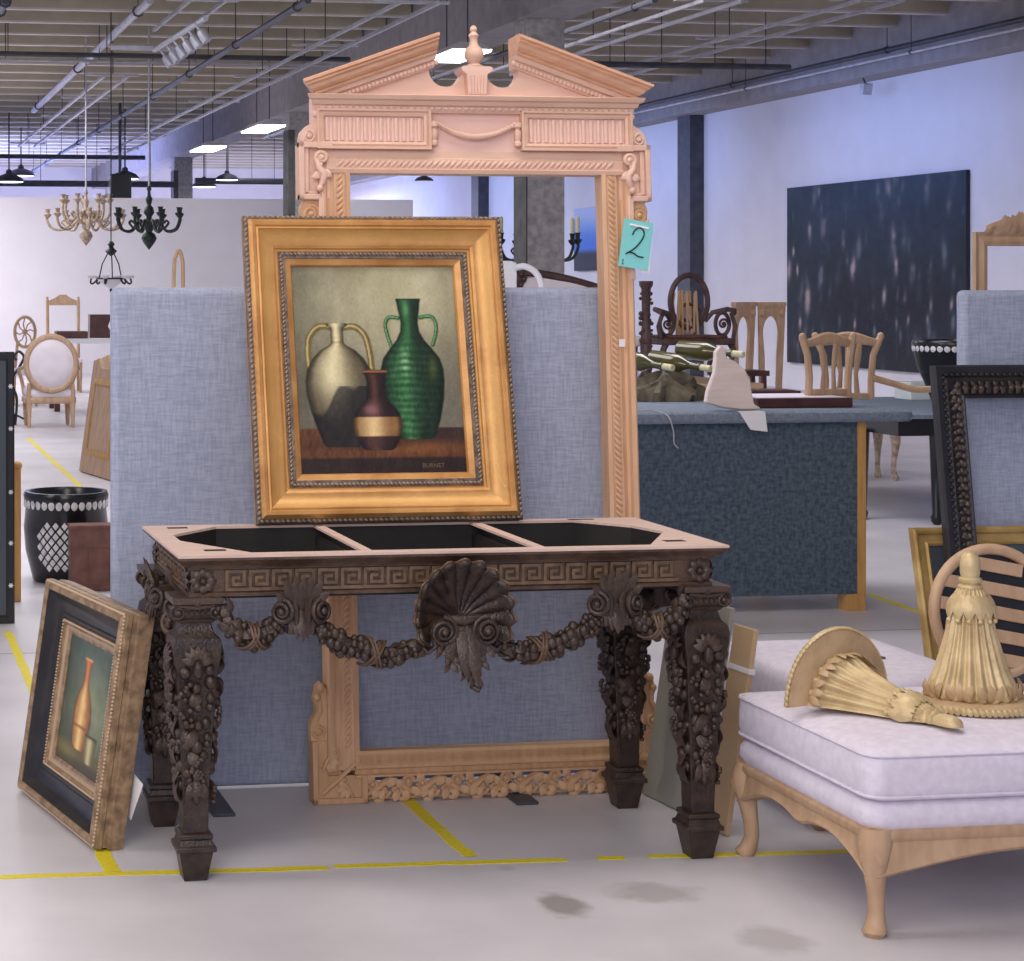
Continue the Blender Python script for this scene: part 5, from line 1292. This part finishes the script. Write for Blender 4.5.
# black table with drum planter
bt = thing('black_table', 'black table with grey top carrying the black drum planter', 'table', (6.62, 13.3, 0))
xl = at_y(845, 400, 13.0).x - 6.62; xr = 1.9
b = MB(); b.bb(xl, xr, -.98, 1.0, .715, .745); b.build('top', M['counter_top'], bt, smooth=False, bevel=.004)
b = MB(); b.bb(xl + .04, xr - .04, -.94, .96, .60, .715); b.build('apron', M['black_lac'], bt, smooth=False)
lx = at_y(936, 470, 12.45).x - 6.62
for x in (lx, xr - .10, xl + .02):
    for y in (-.86, .88):
        if x == lx and y > 0: continue
        if x == xl + .02 and y < 0: y = -.5
        b = MB(); b.lathe([(.02, 0), (.035, .02), (.04, .05), (.03, .07), (.045, .5), (.05, .62)], 12, (x, y, 0)); b.build('leg', M['black_lac'], bt)
def drum(loc, R, Hh, label, shape=(.80, .98, 1.02, .97), aoff=0.0):
    t = thing('drum_planter', label, 'planter', loc)
    b = MB(); b.lathe([(R * shape[0] * .95, 0), (R * shape[0], Hh * .02), (R * shape[1], Hh * .35), (R * shape[2], Hh * .6), (R * shape[3], Hh * .84), (R, Hh * .86), (R * 1.03, Hh * .96), (R * 1.0, Hh), (R * .90, Hh), (R * .86, Hh * .95), (R * .84, Hh * .5), (0, Hh * .45)], 40); o = b.build('body', M['black_lac'], t, 50)
    b = MB(); n = 34
    for k in range(n):
        a = 2 * PI * k / n; c = Vector((math.cos(a), math.sin(a), 0))
        b.ell(c * R * 1.0 + Vector((0, 0, Hh * .875)), (R * .022, R * .082, Hh * .055), 8, 6, (0, 0, a))
    b.build('scale_band', M['pearl'], o)
    b = MB()
    for i in range(-5, 6):
        for j in range(-5, 6):
            if (i + j) % 2 or i*i + j*j > 22: continue
            a = -PI/2 + aoff + i * .105; z = Hh * (.42 + j * .058); rr = R * (.80 + .22 * math.sin(min(1, z / Hh / .6) * PI/2)) * 1.0
            rr = R * float(np.interp(z / Hh, [.02, .35, .6, .84], list(shape))) + .002
            c = Vector((math.cos(a) * rr, math.sin(a) * rr, z)); ta = Vector((-math.sin(a), math.cos(a), 0)); n_ = Vector((math.cos(a), math.sin(a), 0))
            w = R * .075; h = Hh * .044
            b.add([c + ta * w - n_ * .004, c + Vector((0, 0, h)) - n_ * .004, c - ta * w - n_ * .004, c - Vector((0, 0, h)) - n_ * .004, c + ta * w + n_ * .002, c + Vector((0, 0, h)) + n_ * .002, c - ta * w + n_ * .002, c - Vector((0, 0, h)) + n_ * .002], [(0,1,2,3),(7,6,5,4),(0,4,5,1),(1,5,6,2),(2,6,7,3),(3,7,4,0)])
    b.build('diamond_inlay', M['pearl'], o, smooth=False)
    return t
p = at_y(943, 383, 13.35); drum((at_y(952, 383, 13.35).x, 13.35, .7455), .265, .46, 'black drum planter on the black table beside the right screen', (.50, .72, .90, .98))
p = at_z(66, 580, 0); drum((p.x, p.y, 0), .225, .485, 'large black drum planter with pearl diamonds on the floor at left', (.80, .98, 1.02, .97), -.35)
b = MB(); b.bb(-.10, .10, -.12, .12, 0, .13); o = b.build('storage_box', mat('pale_green_card', lin(206,214,212), lin(214,222,220)), None, smooth=False, bevel=.004); p = at_y(915, 395, 14.0); o.location = (p.x, 14.0, .7455); tag(o, 'pale greenish box on the black table left of the planter', 'box')
ws = thing('carved_stool', 'silvered carved stool standing under the black table', 'stool', (at_y(885, 470, 15.2).x, 15.4, 0))
b = MB(); b.bb(-.26, .22, -.18, .2, .42, .50); b.build('seat', M['cream'], ws, smooth=False, bevel=.02)
for x in (-.14, .12):
    for y in (-.12, .14): cab_leg(x, y, x, y, M['cream_metal'], ws, .42)

# ---------------- wall paintings on the right wall
def pods(U, V):
    r = np.random.RandomState(5); n1 = vnoise(U, V, 6, 31); n2 = vnoise(U * 1.5, V, 30, 32)
    img = C3(22, 32, 44)[None, None] + (n1 - .5)[..., None] * 14 + (n2 - .5)[..., None] * 10
    img = img + (sm(V, .35, 1.0) * .9)[..., None] * C3(16, 28, 36); img = lay(img, .5 * (1 - sm(V, .0, .22)), C3(34, 36, 34))
    for i in range(150):
        x, y = r.rand(), r.rand(); L = r.uniform(.05, .14); a = r.normal(.2, .25); k = r.rand() ** 1.8 * 1.25 * (.5 + .6 * (y < .75))
        du = (U - x) * 1.9; dv = V - y; p = du * math.cos(a) + dv * math.sin(a) * .0 + dv * -math.sin(a) * .35; q = dv * math.cos(a) + du * math.sin(a)
        m = np.exp(-(p / (L * .20)) ** 2 - (q / (L * .5)) ** 2)
        img = lay(img, np.clip(m * k * (.6 + .8 * n2), 0, 1), C3(170, 152, 150) if r.rand() < .5 else C3(98, 108, 112))
        if i % 3 == 0:
            st, d = stroke(U, V, [(x, y), (x - .02 + r.normal(0, .03), y - r.uniform(.1, .3))], .0018, 1.9); img = lay(img, st * .35, C3(80, 92, 92))
    return img
a0, a1 = at_x(787, 187, 14.34), at_x(966, 171, 14.34); zt = (a0.z + a1.z)/2; zb = at_x(787, 362, 14.34).z
cw = a0.y - a1.y
wp = thing('wall_painting', 'huge dark blue canvas of pale seed pods on the right wall', 'painting', (14.34, (a0.y + a1.y)/2, zb), (0, 0, -PI/2))
canvas('canvas', cw, zt - zb, 170, 150, pods, wp, .6, 0, (zt - zb)/2)
b = MB(); b.bb(-cw/2, cw/2, .002, .055, 0, zt - zb); b.build('stretcher', mat('navy_canvas_edge', lin(26,34,44)), wp, smooth=False)
def sea(U, V):
    top = C3(178, 196, 236); mid = C3(60, 120, 220); low = C3(20, 30, 52)
    k = sm(V, .95, .40)[..., None]; img = top * (1 - k) + mid * k; img = lay(img, sm(V, .36, .24), low); return img
a0, a1 = at_x(574, 209, 14.34), at_x(611, 206, 14.34); zb = at_x(574, 271, 14.34).z; cw = a0.y - a1.y
wp = thing('wall_painting', 'blue seascape canvas on the right wall seen through the carved frame', 'painting', (14.34, (a0.y + a1.y)/2, zb), (0, 0, -PI/2))
canvas('canvas', cw, a0.z - zb, 20, 60, sea, wp, .6, 0, (a0.z - zb)/2)
b = MB(); b.bb(-cw/2, cw/2, .002, .055, 0, a0.z - zb); b.build('stretcher', mat('white_canvas_edge', lin(210,210,216)), wp, smooth=False)

# ---------------- chandeliers
def chandelier(px, py_top, py_bot, Y, wpx, m, label, arms, tiers=1, candle=False, kind='arm'):
    top, bot = at_y(px, py_top, Y), at_y(px, py_bot, Y); hgt = top.z - bot.z; R = wpx / 2 / F * (top.y * CA + top.x * SA)
    t = thing('chandelier', label, 'chandelier', bot)
    b = MB(); prof = [(.0, 0), (.02, .02), (.10, .12), (.13, .18), (.10, .25), (.05, .28), (.075, .33), (.085, .40), (.05, .46), (.045, .52), (.09, .58), (.075, .66), (.035, .70), (.05, .76), (.06, .80), (.03, .85), (.025, .92), (.045, .95), (.02, 1.0)]
    b.lathe([(r * hgt * .95, z * hgt) for r, z in prof], 16); b.build('stem', m, t, 60)
    b = MB(); n = int((ZC - top.z) / .09)
    b.tube([(0, 0, hgt * .99), (0, 0, ZC - bot.z)], .014, 6); b.build('chain', M['galv'], t)
    for tr in range(tiers):
        Rr = R * (1 - .38 * tr); z0 = hgt * (.40 + .16 * tr); zc = hgt * (.42 + .26 * tr)
        for k in range(arms):
            a = 2 * PI * (k + .5 * tr) / arms + .2; d = Vector((math.cos(a), math.sin(a), 0))
            pts = [d * (hgt * .06) + Vector((0, 0, z0)), d * Rr * .30 + Vector((0, 0, z0 + hgt * .06)), d * Rr * .55 + Vector((0, 0, z0 - hgt * .10)), d * Rr * .85 + Vector((0, 0, z0 - hgt * .08)), d * Rr * .98 + Vector((0, 0, z0 + hgt * .06)), d * Rr * .97 + Vector((0, 0, zc + hgt * .10))]
            b = MB(); b.tube(curve(pts, 6), .020, 7); c = d * Rr * .97
            b.lathe([(.02, zc + hgt * .08), (.05, zc + hgt * .12), (.06, zc + hgt * .15), (.028, zc + hgt * .16), (.032, zc + hgt * .22), (.045, zc + hgt * .24)], 10, c)
            pts2 = [d * Rr * .5 + Vector((0, 0, z0 - hgt * .06)), d * Rr * .62 + Vector((0, 0, z0 + hgt * .02)), d * Rr * .55 + Vector((0, 0, z0 + hgt * .06)), d * Rr * .48 + Vector((0, 0, z0 + hgt * .02))]
            b.tube(curve(pts2, 5), .013, 6); ar = b.build('arm', m, t, 60)
            if candle:
                b = MB(); b.lathe([(.026, zc + hgt * .24), (.026, zc + hgt * .44), (.008, zc + hgt * .46)], 10, c); b.build('candle', M['cork'], ar)
    return t
chandelier(149, 186, 250, 27.0, 68, M['iron'], 'dark green chandelier with scrolled arms left of the gold painting', 8)
chandelier(86, 190, 246, 28.5, 80, M['cream_metal'], 'distressed cream chandelier with two tiers of arms', 7, 2)
chandelier(537, 208, 282, 25.0, 84, M['iron'], 'black candle chandelier half hidden by the nearest concrete column', 8, 1, True)
q = at_y(111, 290, 26.0); bc = thing('bowl_chandelier', 'black metal chandelier with a white glass bowl', 'chandelier', q)
b = MB(); b.M = Matrix.Scale(.57, 4); b.lathe([(.0, .0), (.02, .02), (.035, .04), (.12, .09), (.24, .17), (.33, .26), (.335, .27), (.30, .262), (0, .24)], 28); b.build('glass_bowl', M['glass_white'], bc, 60)
b = MB(); b.M = Matrix.Scale(.57, 4); b.tube([(.335 * math.cos(2*PI*i/32), .335 * math.sin(2*PI*i/32), .265) for i in range(32)], .02, 7, closed=True); b.ell((0, 0, .0), (.035, .035, .05)); b.build('rim', M['iron'], bc)
for k in range(6):
    a = 2 * PI * k / 6 + .1; d = Vector((math.cos(a), math.sin(a), 0)); b = MB(); b.M = Matrix.Scale(.57, 4)
    b.tube(curve([d * .33 + Vector((0, 0, .24)), d * .42 + Vector((0, 0, .15)), d * .48 + Vector((0, 0, .17)), d * .46 + Vector((0, 0, .27))], 6), .022, 7); ar = b.build('arm', M['iron'], bc)
    b = MB(); b.M = Matrix.Scale(.57, 4); b.lathe([(.03, .26), (.08, .285), (.10, .33), (.09, .332)], 14, d * .46); b.build('glass_cup', M['glass_white'], ar)
for k in range(3):
    a = 2 * PI * k / 3 + .5; d = Vector((math.cos(a), math.sin(a), 0)); b = MB(); b.M = Matrix.Scale(.57, 4); b.tube([d * .30 + Vector((0, 0, .27)), d * .22 + Vector((0, 0, .6)), d * .06 + Vector((0, 0, .88))], .015, 6); b.build('hanger_arm', M['iron'], bc)
b = MB(); b.M = Matrix.Scale(.57, 4); b.lathe([(.02, .78), (.10, .84), (.14, .90), (.08, .95), (.05, 1.0), (.09, 1.05), (.04, 1.12)], 14); b.tube([(0, 0, 1.1), (0, 0, (ZC - q.z) / .57)], .014, 6); b.build('canopy', M['iron'], bc, 60)

# ---------------- left background furniture
lw = M['bleached']
q = at_z(51, 428, 0)
oc = thing('oval_back_chair', 'pale oak chair with a round cream upholstered back seen from behind', 'chair', (q.x, q.y + .28, 0))
b = MB(); b.tube(ring_path(0, .72, .275, .30, 44, -.30), .038, 9, closed=True); b.build('back_frame', lw, oc)
b = MB(); b.lathe([(.262, -.01), (.25, -.025), (.15, -.05), (.0, -.055)], 40, (0, -.30, .72), (0, 1, 0), (1, 1.09)); b.build('back_panel', M['cream'], oc, 60)
b = MB(); pad(b, -.28, .28, -.29, .26, [(.34, .01), (.36, 0), (.42, -.005), (.45, .02), (.465, .08)], .09); b.build('seat', M['cream'], oc, 60)
b = MB(); pad(b, -.29, .29, -.30, .27, [(.27, .01), (.28, .0), (.335, .0), (.345, .01)], .09); b.build('seat_rail', lw, oc, 50)
for sx in (-1, 1):
    b = MB(); b.tube([(sx*.24, -.29, .50), (sx*.245, -.27, .40), (sx*.245, -.27, .27), (sx*.245, -.28, .0)], [.026, .030, .032, .018], 9); b.build('leg', lw, oc)
    b = MB(); b.lathe([(.017, 0), (.022, .03), (.033, .24), (.036, .30)], 10, (sx*.24, .22, 0)); b.build('leg', lw, oc)
    b = MB(); b.tube(curve([(sx*.26, -.28, .70), (sx*.33, -.10, .66), (sx*.33, .08, .62), (sx*.29, .12, .50), (sx*.27, .10, .36)]), .022, 8); b.build('arm', lw, oc)
q = at_y(25, 332, 26.5)
ow = thing('openwork_chair', 'chair with a round openwork back behind the cream oval one', 'chair', (q.x, 26.5, 0))
b = MB(); b.tube(ring_path(0, q.z + .0, .135, .20, 30), .022, 7, closed=True)
for k in range(8):
    a = 2*PI*k/8; b.tube([(0, 0, q.z), (.075 * math.cos(a + .3), 0, q.z + .11 * math.sin(a + .3)), (.13 * math.cos(a), 0, q.z + .195 * math.sin(a))], .010, 6)
b.ell((0, 0, q.z), (.035, .02, .035)); b.build('back', lw, ow)
b = MB(); pad(b, -.25, .25, -.05, .45, [(.40, .01), (.42, 0), (.48, .0), (.50, .03)], .06); b.build('seat', M['cream'], ow, 60)
for sx in (-1, 1):
    b = MB(); b.tube([(sx*.10, .0, q.z - .14), (sx*.13, 0, .5), (sx*.15, 0, 0)], .02, 7); b.build('leg', lw, ow)
    b = MB(); b.tube([(sx*.18, .40, .40), (sx*.19, .40, .0)], [.03, .018], 7); b.build('leg', lw, ow)
q = at_y(63, 300, 30)
fc = thing('frame_chair', 'tall open rectangular back chair in front of the white partition', 'chair', (q.x, 30, 0))
for sx in (-1, 1):
    b = MB(); b.tube([(sx*.23, 0, 0), (sx*.23, 0, .45), (sx*.235, .03, q.z - .05), (sx*.235, .03, q.z + .05)], [.022, .028, .024, .018], 8); b.build('post', lw, fc)
    b = MB(); b.tube([(sx*.22, -.4, 0), (sx*.22, -.4, .45)], [.018, .028], 8); b.build('leg', lw, fc)
b = MB(); b.prism([(-.24, q.z - .08), (.24, q.z - .08), (.24, q.z - .02), (.12, q.z + .03), (.05, q.z + .08), (-.05, q.z + .08), (-.12, q.z + .03), (-.24, q.z - .02)], .015, .045); b.build('crest_rail', lw, fc, smooth=False)
b = MB(); b.bb(-.25, .25, -.42, .04, .42, .50); b.build('seat', M['cream'], fc, smooth=False, bevel=.02)
# white table with dark box
lt = thing('display_table', 'white topped table behind the round backed chair', 'table', (at_y(84, 338, 25.5).x, 25.5, 0))
b = MB(); b.bb(-.45, .6, -.4, .4, .86, .92); b.build('top', M['paper'], lt, smooth=False)
for x in (-.38, .52):
    for y in (-.33, .33):
        b = MB(); b.bb(x - .035, x + .035, y - .035, y + .035, 0, .86); b.build('leg', M['red_brown'], lt, smooth=False)
b = MB(); b.bb(-.20, .20, -.15, .15, 0, .09); o = b.build('flat_case', M['red_brown'], None, smooth=False, bevel=.006); o.location = (at_y(71, 335, 25.4).x, 25.4, .921); tag(o, 'long low dark case on the white topped table', 'case')
b = MB(); b.prism([(-.13, 0), (.13, 0), (.13, .10), (.10, .15), (.13, .22), (.13, .30), (-.13, .30)], -.12, .12); o = b.build('jewel_box', M['red_brown'], None, smooth=False, bevel=.006); o.location = (at_y(99, 330, 25.6).x, 25.6, .921); tag(o, 'taller dark shaped box at the end of the white topped table', 'box')
# tilted panels beside the screen
for i, (px, Y, lab) in enumerate(((94, 16.6, 'front pale wooden panel leaning beside the blue screen edge'), (103, 17.4, 'rear scalloped wooden panel leaning beside the blue screen edge'))):
    p = at_y(px, 440, Y); b = MB()
    b.prism([(-.45, 0), (.45, 0), (.45, .95), (.30, .98), (.2, .90), (-.2, .90), (-.30, .98), (-.45, .95)], -.02, .02); b2 = None
    o = b.build('wood_panel', M['bleached' if i == 0 else 'board'], None, smooth=False, bevel=.005); o.location = (p.x + .02, Y, .005); o.rotation_euler = (-math.radians(8), 0, math.radians(-80)); tag(o, lab, 'panel')
    if i == 0:
        b = MB(); b.M = Matrix.Translation((0, -.022, .48)); b.rframe(.6, .55, [(0, 0), (0, .006), (.03, .008), (.05, 0)]); b.build('moulding', M['oak'], o)
# brown leather case in front of the drum planter
a, c = at_z(70, 591, 0), at_z(113, 591, 0)
lc = thing('leather_case', 'brown leather case standing on the floor left of the blue screen', 'case', (a.x + .10, a.y - .03, 0))
b = MB(); b.bb(-.10, .16, 0, .12, 0, .335); b.build('body', M['brown'], lc, smooth=False, bevel=.008)
b = MB(); b.M = Matrix.Translation((.055, .0, .13)); b.rframe(.10, .16, [(0, 0), (0, .006), (.012, .006), (.012, 0)]); b.build('front_frame', M['brown'], lc, smooth=False)
b = MB(); b.bb(-.105, .165, -.005, .125, .325, .345); b.build('lid', M['brown'], lc, smooth=False, bevel=.004)
# black lacquer mirror at the left border
p = at_z(15, 624, 0)
bm = thing('lacquer_mirror', 'black lacquer mirror with pearl stars at the far left edge', 'mirror', (p.x - .36, p.y + .02, 0), (-.02, 0, 0))
hM = at_y(15, 352, p.y).z
b = MB(); b.rframe(.72 - .08, hM - .08, [(0, -.01), (0, .008), (.006, .012), (.010, .010), (.034, .012), (.04, .006), (.04, -.03)], hM/2); b.build('moulding', M['black_lac'], bm, 30)
b = MB(); b.bb(-.325, .325, .0, .008, .035, hM - .035); b.build('glass', M['mirror_dark'], bm, smooth=False)
b = MB()
for z in (.18, .38, .62, .92, 1.12):
    for x in (-.342, .342):
        for k in range(6): a = k * PI / 3; b.leaf((x, -.012, z), (math.cos(a), 0, math.sin(a)), (0, -1, 0), .013, .006, .05, 0, 3)
b.build('pearl_star', M['pearl'], bm)
p = at_z(17, 602, 0)
b = MB(); b.bb(-.021, .021, -.03, .03, 0, .67); b.ell((0, 0, .685), (.03, .03, .025)); o = b.build('wooden_post', M['oak'], None, bevel=.004); o.location = (p.x, p.y + .03, 0); tag(o, 'short honey coloured wooden post behind the black lacquer mirror', 'post')
# scrolled iron stand by the chair and the bentwood loop over the screen
p = at_z(15, 425, 0); b = MB(); s0 = thing('iron_stand', 'black scrolled iron stand left of the cream oval chair', 'stand', p)
b.tube(curve([(0, 0, .0), (.02, 0, .3), (-.04, 0, .5), (.06, 0, .68), (.10, 0, .78), (.04, 0, .84), (-.01, 0, .78), (.02, 0, .74)]), .016, 7); b.build('scroll', M['iron'], s0)
for k in range(3):
    a = 2*PI*k/3; b = MB(); b.tube([(0, 0, .12), (.12 * math.cos(a), .12 * math.sin(a), .06), (.17 * math.cos(a), .17 * math.sin(a), .008)], .012, 6); b.build('foot', M['iron'], s0)
p = at_y(179, 247, 8.2)
hp = thing('bentwood_hoop', 'tall narrow wooden hoop rising behind the blue screen', 'hoop', (p.x, 8.2, 0))
b = MB(); zt = p.z - .015
b.tube(curve([(-.026, 0, 0), (-.020, .01, .5), (-.024, 0, 1.2), (-.021, .008, zt - .10), (-.012, .0, zt - .02), (.0, 0, zt), (.012, 0, zt - .03), (.018, .006, zt - .12), (.015, 0, 1.2), (.022, .008, .5), (.026, 0, 0)]), .0085, 7); b.build('hoop', M['bleached'], hp)
b = MB(); b.bb(-.12, .12, -.12, .12, 0, .03); b.build('base', M['bleached'], hp, smooth=False)

# ---------------- yellow tape on the floor
def tape(label, pts, w, group=None):
    """worn strip along floor points"""
    R = random.Random(len(label)); P = [Vector((p.x, p.y, 0)) for p in pts]; b = MB(); d = (P[-1] - P[0]); L = d.length; d.normalize(); n = Vector((-d.y, d.x, 0)); N = max(6, int(L / .05)); up_ = []; lo_ = []
    for i in range(N + 1):
        c = P[0] + d * (L * i / N); j = R.uniform(-.003, .003); q = R.uniform(.85, 1.05)
        up_.append(c + n * (w/2 * q + j)); lo_.append(c - n * (w/2 * q - j))
    vs = [(p.x, p.y, z) for z in (.0, .0012) for p in lo_ + up_]; m = 2 * (N + 1); fs = []
    for i in range(N):
        fs.append((m + i, m + i + 1, m + N + 1 + i + 1, m + N + 1 + i)); fs.append((i, i + 1, m + i + 1, m + i)); fs.append((N + 1 + i + 1, N + 1 + i, m + N + 1 + i, m + N + 1 + i + 1))
    b.add(vs, fs); o = b.build('floor_tape', M['yellow'], None, smooth=False); return tag(o, label, 'floor tape', group)
Z = lambda x, y: at_z(x, y, 0)
tape('long yellow floor tape running across in front of the carved table', [Z(-30, 878), Z(328, 868)], .036)
tape('yellow floor tape piece meeting the diagonal strip', [Z(334, 866.5), Z(566, 860)], .034)
tape('shortest yellow floor tape dash between the table legs', [Z(597, 858.5), Z(624, 858)], .034)
tape('yellow floor tape from the right table leg to under the chaise', [Z(648, 857), Z(858, 851)], .032)
tape('yellow floor tape strip running back under the tall frame', [Z(470.5, 857), Z(404, 797)], .042)
tape('yellow floor tape strip passing left of the small leaning painting', [Z(8, 632), Z(40, 705)], .04)
tape('yellow floor tape under the small leaning painting', [Z(88, 822), Z(112, 872)], .045)
tape('distant yellow floor tape near the round backed chair', [Z(28, 438), Z(84, 490)], .05)
tape('yellow floor tape on the floor right of the navy counter', [Z(868, 594), Z(922, 613)], .04)
b = MB(); a = Z(-40, 655); b.bb(-2.5, 5.5, a.y - .004, a.y + .004, 0, .0006); struct(b.build('trim_1', mat('floor_joint', lin(120,116,120)), None, smooth=False))
